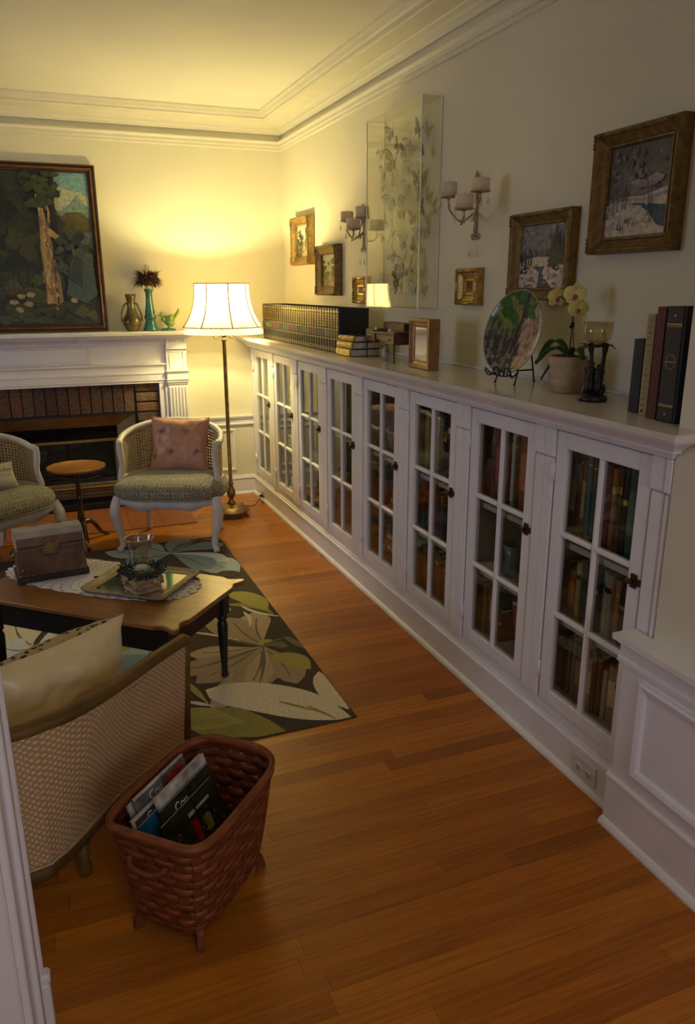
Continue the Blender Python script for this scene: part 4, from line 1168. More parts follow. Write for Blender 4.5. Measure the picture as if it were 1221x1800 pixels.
# ================================================================== MAGAZINE BASKET
bc = Vector((.250, 1.638, 0)); ba = math.radians(46)
bk = thing('magazine_basket', 'reddish brown woven splint magazine basket on feet standing behind the settee', 'basket', (bc.x,bc.y,0), ba)
SPL = mat('stained_splint', (.23,.056,.010), .55, var=.35, scale=30, stretch=(1,1,4), bump=.2)
SPL2 = mat('dark_splint', (.16,.038,.008), .55, var=.35, scale=30, bump=.2)
BH, BZ = .315, .042
def bpt(a, q, o=0.0):
    """rounded-rectangle ring: a 0..1 round, q 0..1 bottom to rim, o outward offset"""
    hx, hy = lerp(.155,.200,q**.8), lerp(.100,.138,q**.8)
    t = 2*PI*a; ex = .42
    c, s = math.cos(t), math.sin(t)
    x, y_ = hx*math.copysign(abs(c)**ex,c), hy*math.copysign(abs(s)**ex,s)
    nrm = Vector((c*.6+math.copysign(abs(c)**3,c), s*.6+math.copysign(abs(s)**3,s),0)).normalized()
    zz = lerp(BZ,BH,q) + .012*(abs(c)**8)*q
    return Vector((x+nrm.x*o, y_+nrm.y*o, zz))
# equal spacing round the ring
def ring_params(k, q=.6):
    fine = [bpt(i/720,q) for i in range(721)]; L = [0]
    for a, b in zip(fine, fine[1:]): L.append(L[-1]+(b-a).length)
    out = []; j = 0
    for i in range(k):
        t = L[-1]*i/k
        while L[j+1] < t: j += 1
        out.append((j+(t-L[j])/max(L[j+1]-L[j],1e-9))/720)
    return out
NS = 30; ps = ring_params(NS*4)
for k in range(NS):
    m = MB(); a = ps[k*4]; 
    w = .0115
    rows = []
    for j in range(9):
        q = j/8; p = bpt(a,q); p2 = bpt(ps[(k*4+1)%len(ps)],q); d = (p2-p).normalized()*w; nn_ = Vector((d.y,-d.x,0)).normalized()*.0010
        rows.append([p-d-nn_, p+d-nn_, p+d+nn_, p-d+nn_])
    for r in rows: m.v += [tuple(x) for x in r]
    for j in range(8):
        for c in range(4): m.face([j*4+c,j*4+(c+1)%4,(j+1)*4+(c+1)%4,(j+1)*4+c])
    m.build('stake', SPL2, bk, fix=False)
NR = 11
for r in range(NR):
    m = MB(); q0 = (r+.02)/NR; q1 = (r+.97)/NR; n4 = len(ps)
    for i in range(n4):
        w = math.cos(PI*(i/4 + r)); o = .0024*w
        m.v += [tuple(bpt(ps[i],q0,o-.0008)), tuple(bpt(ps[i],q0,o+.0008)), tuple(bpt(ps[i],q1,o+.0008)), tuple(bpt(ps[i],q1,o-.0008))]
    for i in range(n4):
        for c in range(4): m.face([i*4+c,i*4+(c+1)%4,((i+1)%n4)*4+(c+1)%4,((i+1)%n4)*4+c], True)
    m.build('weaver', SPL if r % 3 else SPL2, bk, fix=False)
n4 = len(ps)
for o_, q0, q1, nm in ((.0062,.955,1.03,'rim_band'),(-.0052,.955,1.03,'rim_band')):
    m = MB()
    for i in range(n4): m.v += [tuple(bpt(ps[i],q0,o_-.0022)), tuple(bpt(ps[i],q0,o_+.0022)), tuple(bpt(ps[i],q1,o_+.0018)), tuple(bpt(ps[i],q1,o_-.0018))]
    for i in range(n4):
        for c in range(4): m.face([i*4+c,i*4+(c+1)%4,((i+1)%n4)*4+(c+1)%4,((i+1)%n4)*4+c], True)
    m.build(nm, SPL, bk, fix=False)
m = MB(); m.tube([bpt(ps[i],1.015) for i in range(n4)], .0045, 6, True); m.build('rim_reed', SPL, bk)
m = MB(); m.prism([tuple(bpt(p,0,-.002)[:2]) for p in ps], 'z', BZ-.004, BZ+.002); m.build('basket_floor', SPL2, bk)
for sx in (-1,1):
    pts = smooth_path([(sx*.198,-.050,.262),(sx*.212,-.036,.250),(sx*.216,.0,.244),(sx*.212,.036,.250),(sx*.198,.050,.262)],4)
    MB().tube(pts,.007,8).build('side_handle', SPL2, bk)
    for sy in (-1,1):
        m = MB(); m.prism([(-.004,BZ+.02),(-.035,BZ-.004),(-.018,BZ-.012),(.004,0),(.024,0),(.024,.012),(.016,BZ)], 'y', -.008,.008)
        o = m.build('foot', SPL2, bk); o.location=(sx*.135,sy*.082,0); o.rotation_euler=(0,0,math.atan2(sy*.7,sx))
# magazines: stand along the basket's long side, leaning
COV = col_mat('glossy_cover', .25, .5, 26, .0, 'attr')
PAGE = mat('magazine_pages', (.62,.57,.50), .7, var=.15, scale=200, stretch=(1,30,1))
def magazine(label, k, w, h, th, lean, xoff, bg, art, title=None, tcol=(.8,.8,.75)):
    """local: x along basket long side, -y cover side"""
    yb_ = -.060 + k
    base = bc + Matrix.Rotation(ba,3,'Z') @ Vector((xoff, yb_, 0))
    r = thing('magazine', label, 'magazine', (base.x,base.y,BZ+.0035), rot=(lean,0,ba), group='magazines in the basket')
    m = MB(); m.box(-w/2+.001,w/2-.001,-th/2+.0006,th/2-.0006,.0008,h-.001); m.build('pages', PAGE, r)
    m = MB()
    for s in (-1,1): m.box(-w/2,w/2,s*th/2-.0006*s,s*th/2,0,h,bg)
    m.box(-w/2-.0006,-w/2+.0004,-th/2,th/2,0,h,bg)
    y_ = -th/2
    for (x0,x1,z0,z1,c) in art:
        y_ -= .00006; m.poly([(x0*w-w/2,y_,z0*h),(x1*w-w/2,y_,z0*h),(x1*w-w/2,y_,z1*h),(x0*w-w/2,y_,z1*h)], c)
    cv = m.build('cover', COV, r, fix=False)
    if title: text_part('title', title, .030, mat('title_print_%d' % int(tcol[0]*100), tcol, .5), cv, (-w/2+.05,-th/2-.0012,h-.026), (PI/2,0,0), align='LEFT')
    return r
GD = (.025,.032,.012); art_g = [(.1,.9,.05,.3,(.10,.08,.045)),(.05,.5,.3,.62,(.055,.065,.02)),(.45,.95,.35,.68,(.03,.04,.018)),(.62,.74,.58,.74,(.30,.28,.03)),(.42,.52,.56,.80,(.22,.02,.02)),(.30,.62,.12,.16,(.28,.25,.2)),(.2,.7,.2,.235,(.30,.27,.22)),(.12,.5,.40,.43,(.2,.18,.13))]
mag = magazine
ra_ = random.Random(5)
for k in range(110):       # leaves, blossoms and path of the garden photograph on the front cover
    x, z = ra_.uniform(.03,.95), ra_.uniform(.03,.80); s_ = ra_.uniform(.015,.05)
    art_g.append((x, min(.99,x+s_), z, z+s_*ra_.uniform(.4,1.1), ra_.choice([(.05,.06,.02),(.09,.10,.03),(.14,.12,.05),(.20,.17,.09),(.03,.03,.015),(.07,.05,.05),(.26,.22,.14),(.16,.14,.03)])))
art_g += [(.40,.52,.86,.90,(.45,.42,.36)),(.55,.82,.865,.895,(.45,.42,.36)),(.62,.74,.58,.74,(.34,.32,.03)),(.42,.52,.56,.80,(.26,.02,.02))]
mag('front magazine in the basket, dark green garden scene cover', .004, .215,.245,.006, -.36, .000, GD, art_g, None)
mag('second magazine from the front, dark flowery cover with pale title', .016, .215,.268,.006, -.36, .022, (.03,.03,.02), [(.1,.9,.1,.6,(.06,.05,.03)),(.5,.95,.5,.75,(.08,.09,.03)),(.6,.9,.76,.8,(.3,.16,.06))], 'Cou')
mag('thick white paged magazine in the middle of the basket', .030, .205,.290,.012, -.36, .034, (.50,.46,.40), [(.0,1,.0,.5,(.05,.10,.25)),(.1,.3,.5,.7,(.35,.05,.04))], None)
mag('bright blue magazine with red stripe at the camera end of the basket', .043, .205,.255,.006, -.36, -.034, (.012,.12,.24), [(0,1,0,.3,(.01,.20,.24)),(.3,.42,.55,.92,(.34,.03,.03)),(.5,.62,.6,.95,(.45,.14,.06))], None)
mag('white edged magazine titled in script behind the blue one', .054, .205,.272,.007, -.36, -.040, (.07,.05,.045), [(.0,.05,0,1,(.55,.5,.44)),(0,1,.97,1,(.55,.5,.44))], 'Co', (.75,.72,.66))
mag('grey magazine with red corner near the basket rim', .066, .205,.300,.007, -.36, .000, (.13,.12,.10), [(.6,.95,.72,.95,(.42,.03,.03)),(0,1,.98,1,(.55,.5,.44))], 'Cou', (.7,.68,.6))
mag('rearmost pale spined magazine in the basket', .077, .20,.288,.007, -.36, -.014, (.42,.38,.32), [(.1,.9,.1,.8,(.12,.10,.08))], None)
tag(MB().grid(lambda u,v: (lerp(.02,.13,u), lerp(-.092,-.066,v), .012*noise.noise(Vector((u*5,v*5,1)))+.012), 10, 6).build('printed_leaflet', col_mat('leaflet_print', .4, .7, 30, .1, 'obj'), None, False, (bc.x,bc.y,BZ+.002), ba), 'rumpled green and tan leaflet lying in the bottom of the basket', 'leaflet').color = (.20,.17,.06,1)
# ================================================================== PICTURES
def paint_canvas(parent, w, h, x0, z0, y0, layers, name='canvas'):
    """flat painted board made of coloured patches; coordinates 0..1 across and up"""
    m = MB(); yy = y0
    for col, pts in layers:
        yy -= .00009
        m.poly([(x0+max(0,min(1,p[0]))*w, yy, z0+max(0,min(1,p[1]))*h) for p in pts], col)
    return m.build(name, CANVAS, parent, fix=False)
rr = random.Random(3)
def fir(x, z, s, col, n=5):
    L = [(x-.012*s,z)]
    R = [(x+.012*s,z)]
    for i in range(n):
        t = i/n; w = .16*s*(1-t)*.9
        L += [(x-w, z+s*(.08+.9*t)*.9), (x-w*.45, z+s*(.08+.9*(t+.6/n))*.9)]
        R += [(x+w, z+s*(.08+.9*t)*.9), (x+w*.45, z+s*(.08+.9*(t+.6/n))*.9)]
    return (col, L + [(x,z+s*.95)] + R[::-1])
def blob(cx, cz, rx, rz, col, n=12, j=.25):
    return (col, [(cx+rx*math.cos(2*PI*k/n)*(1+rr.uniform(-j,j)), cz+rz*math.sin(2*PI*k/n)*(1+rr.uniform(-j,j))) for k in range(n)])
def trunk(x, z, h, w, col, lean=0): return (col, [(x-w,z),(x+w,z),(x+w*.3+lean,z+h),(x-w*.3+lean,z+h)])
FULL = [(0,0),(1,0),(1,1),(0,1)]

def framed(name, label, y0, y1, z0, z1, depth, border, layers, m_frame, x=XW, prof=None, cat='painting', group=None, corner=True):
    """picture on the alcove wall; y0 near edge, y1 far edge"""
    w, h = y1-y0, z1-z0
    r = thing(name, label, cat, (x-.001, (y0+y1)/2, z0), -PI/2, group)
    d = depth; b = border
    pr = prof or [(0,0),(0,d*.75),(.10*b,d*.95),(.20*b,d),(.30*b,d*.92),(.36*b,d*.80),(.62*b,d*.55),(.80*b,d*.42),(.84*b,d*.52),(.92*b,d*.52),(b,d*.34),(b,d*.2)]
    MB().frame_rect(w,h,pr).build('frame', m_frame, r)
    if corner:
        for sx in (-1,1):
            for z in (0,h):
                m = MB(); s = 1 if z == 0 else -1
                for k in range(4): m.sphere((sx*(w/2-.2*b-k*.16*b*1.4), -d, z+s*.2*b), .10*b, 8)
                for k in range(1,4): m.sphere((sx*(w/2-.2*b), -d, z+s*(.2*b+k*.16*b*1.4)), .10*b, 8)
                m.build('corner_ornament', m_frame, r)
    MB().box(-w/2+b*.5,w/2-b*.5,-.004,-.0005,b*.5,h-b*.5).build('backing_board', mat('brown_board', (.10,.06,.03), .9), r)
    paint_canvas(r, w-2*b, h-2*b, -w/2+b, b, -d*.22, layers)
    return r
SNOW=(.55,.47,.36); SNOWS=(.36,.32,.28); RIV=(.035,.07,.09); DGR=(.025,.035,.018); TRK=(.07,.05,.035); MAUVE=(.14,.115,.10)
# large winter river, near end of the wall
big = [((.13,.115,.10),FULL),((.10,.09,.075),[(0,.55),(.4,.8),(1,.72),(1,1),(0,1)]),((.20,.17,.15),[(0,.42),(.3,.56),(.7,.60),(1,.66),(1,.5),(.5,.44),(0,.36)])]
for k in range(46): big.append(blob(rr.random(), rr.uniform(.50,.95), rr.uniform(.02,.06), rr.uniform(.02,.05), rr.choice([(.16,.135,.12),(.10,.09,.075),(.075,.068,.055),(.19,.16,.14)])))
big += [blob(.5,.57,.13,.05,(.33,.27,.20)), blob(.78,.60,.14,.05,(.36,.30,.22)), blob(.62,.55,.2,.035,(.26,.215,.17))]
big += [(SNOW,[(0,.36),(.25,.44),(.6,.43),(1,.50),(1,0),(0,0)]),(SNOWS,[(.2,.43),(.6,.40),(1,.46),(1,.42),(.6,.37),(.2,.40)]),(RIV,[(.30,.365),(.55,.33),(.70,.25),(.85,.10),(1,.06),(1,.30),(.8,.325),(.55,.355)])]
for k in range(40): big.append(blob(rr.uniform(0,.8), rr.uniform(.02,.40), rr.uniform(.02,.05), rr.uniform(.008,.02), rr.choice([(.60,.52,.40),(.42,.37,.31),(.48,.41,.31)])))
for x,z,h in ((.10,.25,.30),(.14,.24,.34),(.20,.28,.30),(.28,.30,.22),(.33,.30,.24),(.05,.3,.25),(.72,.20,.40),(.75,.14,.46)): big.append(trunk(x,z,h,.007,TRK,rr.uniform(-.04,.04)))
for k in range(26):
    x = rr.uniform(.02,.35); big.append(trunk(x, rr.uniform(.38,.46), rr.uniform(.06,.16), .0035, (.11,.085,.065), rr.uniform(-.06,.06)))
for x,z,s in ((.30,.06,.11),(.25,.07,.13),(.40,.14,.10),(.37,.15,.08),(.50,.10,.09),(.48,.17,.06),(.02,.20,.18)): big.append(fir(x,z,s,DGR,3))
xf = XW-.05
a, b, c = atx(1043,236,xf), atx(1031,448,xf), atx(1196,212,xf)
framed('framed_painting', 'largest gilt framed winter river painting, nearest the camera on the right wall', c.y, a.y, b.z, a.z, .050, .050, big, GILTD2, group='framed paintings on the bookcase wall')
# middle winter creek
mid_ = [((.22,.22,.22),FULL)]
for k in range(40): mid_.append(blob(rr.random(), rr.uniform(.5,1), .08, .03, rr.choice([(.25,.25,.25),(.18,.19,.19),(.30,.29,.28),(.22,.20,.16)])))
for k in range(16): mid_.append(fir(rr.uniform(0,.6), .5, rr.uniform(.08,.2), rr.choice([(.10,.10,.07),(.16,.15,.11)]),3))
mid_ += [(SNOW,[(0,.42),(.4,.50),(.7,.48),(1,.40),(1,0),(0,0)]),(RIV,[(.42,.0),(.74,.0),(.60,.14),(.52,.24),(.58,.34),(.42,.34),(.30,.33),(.45,.25),(.44,.14)])]
for x,z,s in ((.78,.30,.80),(.92,.32,.62),(.70,.30,.6),(.84,.26,.7)): mid_.append(fir(x,z,s,rr.choice([(.028,.042,.026),(.04,.055,.034)]),6))
for x,z,s in ((.05,.22,.42),(.13,.22,.40),(.20,.30,.25),(.26,.36,.2)): mid_.append(fir(x,z,s,DGR,4))
for k in range(44): mid_.append(blob(rr.choice([rr.uniform(0,.4),rr.uniform(.6,1)]), rr.uniform(.02,.36), rr.uniform(.02,.06), rr.uniform(.01,.03), rr.choice([SNOW,(.62,.55,.45),(.32,.27,.22),(.20,.16,.12)])))
xf = XW-.045
a, b, c = atx(895,378,xf), atx(890,527,xf), atx(1001,366,xf)
framed('framed_painting', 'mid sized gilt framed snowy creek painting with tall firs, behind the orchid', c.y, a.y, b.z, a.z, .045, .044, mid_, GILTD2, group='framed paintings on the bookcase wall')
# two small landscapes by the lamp corner
def lands(seed, sky, path):
    r2 = random.Random(seed); L = [(sky,FULL),((.20,.16,.07),[(0,0),(1,0),(1,.5),(0,.45)]),(path,[(.35,0),(.85,0),(.62,.3),(.52,.48),(.46,.48),(.48,.3)])]
    for k in range(36):
        side = r2.choice([(0,.42),(.68,1)]); L.append(blob(r2.uniform(*side), r2.uniform(.25,.85), r2.uniform(.05,.13), r2.uniform(.04,.10), r2.choice([(.07,.075,.02),(.11,.10,.03),(.17,.13,.04),(.045,.05,.02)])))
    for k in range(18): L.append(blob(r2.uniform(0,1), r2.uniform(.02,.35), r2.uniform(.04,.1), .02, r2.choice([(.24,.18,.08),(.13,.10,.04),(.36,.30,.18)])))
    return L
xf = XW-.035
a, b, c = atx(512,384,xf), atx(516,467,xf), atx(543,380,xf)
framed('framed_painting', 'small gilt framed landscape nearest the room corner above the lamp', c.y, a.y, b.z, a.z, .05, .055, lands(4,(.45,.46,.36),(.45,.38,.24)), GILT, group='framed paintings on the bookcase wall')
a, b, c = atx(556,433,xf), atx(560,519,xf), atx(592,428,xf)
framed('framed_painting', 'small olive toned landscape in gilt frame, second from the room corner', c.y, a.y, b.z, a.z, .05, .055, lands(9,(.36,.38,.26),(.34,.25,.12)), GILTD, group='framed paintings on the bookcase wall')
# two tiny heavy gilt frames
tin = [((.10,.085,.06),FULL)]+[blob(rr.random(),rr.random(),.1,.06,rr.choice([(.16,.14,.10),(.07,.06,.045),(.20,.17,.12)])) for k in range(24)]
xf = XW-.035
for lab, l, r_, t, bt in (('tiny heavy gilt framed picture below the near candle sconce',800,838,472,536),('tiny heavy gilt framed picture below the far candle sconce',618.5,642,486,533)):
    a, b, c = atx(l,t,xf), atx(l,bt,xf), atx(r_,t,xf)
    w = a.y-c.y; h = a.z-b.z; bd = w*.34
    framed('miniature_picture', lab, c.y, a.y, b.z, a.z, .036, bd, tin, GILT, prof=[(0,0),(0,.030),(.10*bd,.036),(.22*bd,.034),(.30*bd,.026),(.62*bd,.016),(.70*bd,.020),(.86*bd,.020),(bd,.010),(bd,.006)], group='tiny gilt pictures')

# large painting leaning on the mantel (plain generic woodland scene in like colours)
px1, pz0, pz1 = .468, 1.2255, 2.25
pw_, ph_ = .83, pz1-pz0
pg = thing('mantel_painting', 'large dark gilt framed woodland painting standing on the mantel shelf', 'painting', (px1-pw_/2, 5.484, pz0), rot=(math.radians(-2.2),0,0))
FR1 = mat('brown_gilt_frame', (.16,.075,.022), .38, .45, var=.25, scale=14)
MB().frame_rect(pw_,ph_,[(0,0),(0,.018),(.004,.022),(.012,.022),(.016,.016)]).build('frame', mat('dark_frame_edge',(.045,.018,.008),.4), pg)
MB().frame_rect(pw_,ph_,[(.016,.016),(.020,.026),(.030,.029),(.036,.022)]).build('gilt_band', FR1, pg)
MB().frame_rect(pw_,ph_,[(.036,.022),(.040,.014),(.046,.013),(.050,.010),(.050,.004)]).build('inner_slip', mat('dark_frame_edge',(.045,.018,.008),.4), pg)
MB().box(-pw_/2+.02,pw_/2-.02,-.004,-.001,.02,ph_-.02).build('backing_board', mat('brown_board', (.10,.06,.03), .9), pg)
G = [((.026,.034,.012),FULL),((.16,.30,.30),[(.72,.66),(1,.62),(1,1),(.72,1)]),((.36,.36,.24),[(.70,.76),(1,.70),(1,.86),(.70,.92)]),((.16,.24,.20),[(.72,.74),(.84,.80),(.90,.86),(.96,.80),(1,.78),(1,.70),(.72,.72)]),((.10,.085,.018),[(.68,.66),(.8,.745),(.92,.75),(1,.70),(1,.56),(.68,.58)]),((.15,.20,.17),[(.70,.60),(1,.62),(1,.54),(.7,.53)])]
for k in range(70): G.append(blob(rr.uniform(0,.74), rr.uniform(.35,1), rr.uniform(.03,.09), rr.uniform(.03,.07), rr.choice([(.018,.028,.010),(.035,.042,.012),(.012,.02,.008),(.055,.055,.014)])))
G += [((.022,.016,.010),[(.58,.45),(.74,.45),(.71,.8),(.73,1),(.52,1),(.60,.8)])]
for k in range(46): G.append(blob(rr.uniform(0,1), rr.uniform(0,.32), rr.uniform(.04,.10), rr.uniform(.02,.045), rr.choice([(.045,.060,.014),(.065,.075,.018),(.03,.034,.012),(.075,.06,.02)])))
# pale weathered birch trunks with a forked limb, a few pale stones at their foot
PB=(.42,.29,.12); PB2=(.30,.19,.075); PB3=(.50,.37,.17)
G += [(PB2,[(.565,.10),(.66,.10),(.655,.30),(.665,.52),(.63,.70),(.60,.86),(.575,.86),(.575,.68),(.56,.50),(.575,.30)]),(PB,[(.575,.12),(.625,.12),(.62,.32),(.63,.52),(.605,.70),(.592,.84),(.582,.84),(.582,.68),(.572,.50),(.582,.30)]),(PB,[(.63,.60),(.78,.52),(.86,.46),(.87,.475),(.79,.545),(.63,.655)]),(PB2,[(.67,.12),(.71,.10),(.70,.30),(.675,.44),(.655,.44),(.672,.28)]),(PB3,[(.592,.40),(.606,.40),(.604,.62),(.596,.62)])]
for k in range(14): G.append(blob(rr.uniform(.57,.65), rr.uniform(.14,.8), .012, .006, (.16,.10,.045)))
for k in range(60): G.append(blob(rr.uniform(.562,.665), rr.uniform(.11,.82), rr.uniform(.006,.016), rr.uniform(.012,.035), rr.choice([PB,PB2,PB3,(.22,.14,.06)]), 9, .4))
for k in range(26): G.append(blob(rr.uniform(.45,.80), rr.uniform(.05,.14), .03, .015, rr.choice([(.05,.055,.014),(.035,.04,.012)])))
for k in range(34): G.append(blob(rr.uniform(.50,.74), rr.uniform(.78,1), rr.uniform(.02,.05), rr.uniform(.015,.035), rr.choice([(.03,.045,.012),(.018,.028,.010),(.05,.06,.016)])))
for k in range(30): G.append(blob(rr.uniform(.68,1), rr.uniform(.30,.60), rr.uniform(.02,.05), rr.uniform(.015,.04), rr.choice([(.04,.06,.04),(.05,.075,.06),(.03,.035,.02),(.10,.085,.02)])))
for x,z in ((.30,.15),(.36,.19),(.42,.14),(.34,.10),(.44,.20),(.80,.16)): G.append(blob(x,z,.035,.018,(.34,.26,.14)))
for k in range(22): 
    x = rr.choice([rr.uniform(.3,.55),rr.uniform(.72,.98)]); G.append(trunk(x, rr.uniform(.2,.3), rr.uniform(.06,.14), .002, (.12,.14,.06), rr.uniform(-.04,.04)))
G += [((.05,.085,.075),[(.74,.20),(.80,.42),(.90,.50),(.98,.42),(1,.2),(.9,.14)]),((.03,.045,.045),[(.76,.30),(.84,.46),(.90,.44),(.88,.24)])]
paint_canvas(pg, pw_-.10, ph_-.10, -pw_/2+.05, .05, -.005, G)

# ================================================================== SCONCES AND BUTTERFLY CASE
WAXC = mat('ivory_wax', (.70,.57,.36), .55, var=.06, scale=10)
SCON = mat('antique_silver_gilt', (.42,.34,.22), .35, .9, var=.3, scale=40)
CRYS = glass_mat('crystal_drop', (.95,.95,.93), .03, 1.8, .12)
def crystal(parent, p, L=.032, r=.007):
    m = MB(); m.lathe([(.0008,.0),(r*.5,-L*.2),(r,-L*.62),(r*.6,-L*.9),(.0005,-L)], 6, p, False); m.tube([(p[0],p[1],p[2]+.016),p], .0006, 4)
    return m.build('crystal_drop', CRYS, parent)
def sconce(label, uc, v_top, v_bot, cands):
    base = atx(uc, (v_top+v_bot)/2, XW-.012)
    zt, zb = atx(uc,v_top,XW-.02).z, atx(uc,v_bot,XW-.02).z
    r = thing('candle_sconce', label, 'sconce', (XW-.001, base.y, zb), -PI/2, 'three candle wall sconces')
    H = zt-zb
    m = MB(); m.cbox(-.006,.006,-.012,-.001,.02,H*.86,.003); m.tube([(0,-.008,H*.84),(0,-.010,H*.92),(0,-.008,H)], [.004,.009,.002], 8); m.build('back_bar', SCON, r)
    for s in (-1,1):
        pts = [(s*(.016+(.016-.0016*q)*math.cos(PI-q*.75)), -.008, .022-(.016-.0016*q)*math.sin(PI-q*.75)) for q in range(9)]
        MB().tube(pts, .004, 6).build('scroll', SCON, r)
    out_ = []
    for (uu, v0, v1, xx, rad) in cands:
        c = atx(uu,(v0+v1)/2,xx); q = Vector((-(c.y-base.y), xx-XW, 0)); z1 = atx(uu,v0,xx).z-zb; z0 = atx(uu,v1,xx).z-zb
        pts = smooth_path([(0,-.012,H*.42),(q.x*.35,q.y*.55,H*.28),(q.x*.8,q.y*.95,z0-.055),(q.x,q.y,z0-.03),(q.x,q.y,z0-.006)], 5)
        MB().tube(pts, .0038, 8).build('arm', SCON, r)
        m = MB(); m.lathe([(.004,z0-.012),(.012,z0-.008),(rad*1.12,z0-.005),(rad*1.15,z0-.001),(rad*1.02,z0-.0005),(.001,z0-.0005)], 24, (q.x,q.y,0)); m.build('drip_pan', SCON, r)
        for k in range(3):
            a = 2.1*k+.4; crystal(r, (q.x+rad*1.05*math.cos(a), q.y+rad*1.05*math.sin(a), z0-.02))
        out_.append((Matrix.Rotation(-PI/2,3,'Z') @ Vector((q.x,q.y,0)) + Vector((XW-.001,base.y,zb+z0)), rad, z1-z0))
    for (x, z) in ((-.03,-.03),(.03,-.03),(0,H*.25)): crystal(r, (x,-.012,z+ (.0 if z<0 else 0)))
    return out_
WICK = mat('wick', (.02,.015,.01), .9)
def candle(label, p, rad, h):
    t = thing('pillar_candle', label, 'candle', (p.x,p.y,p.z+.0005), 0, 'sconce candles')
    MB().lathe([(.001,0),(rad,0),(rad,h-.003),(rad*.93,h),(rad*.5,h-.004),(.001,h-.005)], 24).build('wax_body', WAXC, t)
    MB().tube([(0,0,h-.006),(.001,0,h+.006)], .0012, 5).build('wick', WICK, t)
s1 = sconce('three candle crystal wall sconce on the near side of the butterfly case', 835, 300, 424, ((789,321,345,1.60,.033),(816,342,366,1.56,.034),(845,313,335,1.62,.034)))
for lab, (p,r_,h) in zip(('left ivory candle on the near wall sconce','lowest middle ivory candle on the near wall sconce','right highest ivory candle on the near wall sconce'), s1): candle(lab,p,r_,h)
s2 = sconce('three candle crystal wall sconce on the far side of the butterfly case', 637, 357, 445, ((610,372,388,1.60,.034),(621,385,402,1.56,.036),(636,363,382,1.62,.034)))
for lab, (p,r_,h) in zip(('left ivory candle on the far wall sconce','lowest middle ivory candle on the far wall sconce','right highest ivory candle on the far wall sconce'), s2): candle(lab,p,r_,h)

xf = XW-.098
a, b, c = atx(645,213,xf), atx(647,539,xf), atx(742,166,xf)
by0, by1, bz0, bz1 = c.y, a.y, b.z, (a.z+c.z)/2
case = thing('butterfly_case', 'clear acrylic wall case full of mounted butterflies between the two sconces', 'display case', (XW-.001,(by0+by1)/2,bz0), -PI/2)
bw, bh, bd = by1-by0, bz1-bz0, .097
ti = .004
MB().box(-bw/2,bw/2,-bd,-bd+ti,0,bh).build('front_pane', ACRYL, case)
for s in (-1,1): MB().box(s*bw/2,s*(bw/2-ti),-bd+ti+.0002,-.001,0,bh).build('side_pane', ACRYL, case)
MB().box(-bw/2+ti,bw/2-ti,-bd+ti,-.001,bh-ti,bh).build('top_pane', ACRYL, case); MB().box(-bw/2+ti,bw/2-ti,-bd+ti,-.001,0,ti).build('bottom_pane', ACRYL, case)
EDGE = mat('acrylic_edge_glow', (.90,.88,.74), .3, var=.03)  # opaque cream colour stands in for light glowing along the clear edges
m = MB()
for s in (-1,1):
    for y_ in (-bd,-.003): m.box(s*bw/2-.0028,s*bw/2+.0028,y_-.0022,y_+.0022,0,bh)
for z in (0,bh):
    for s in (-1,1): m.box(s*bw/2-.0013,s*bw/2+.0013,-bd,-.002,z-.0013,z+.0013)
    m.box(-bw/2,bw/2,-bd-.001,-bd+.001,z-.001,z+.001)
o = m.build('edge_glow_line', EDGE, case); o['kind'] = 'stuff'
WING = col_mat('butterfly_wing', .6, .35, 70, .1, 'attr')
BODYB = mat('butterfly_body', (.04,.03,.02), .8)
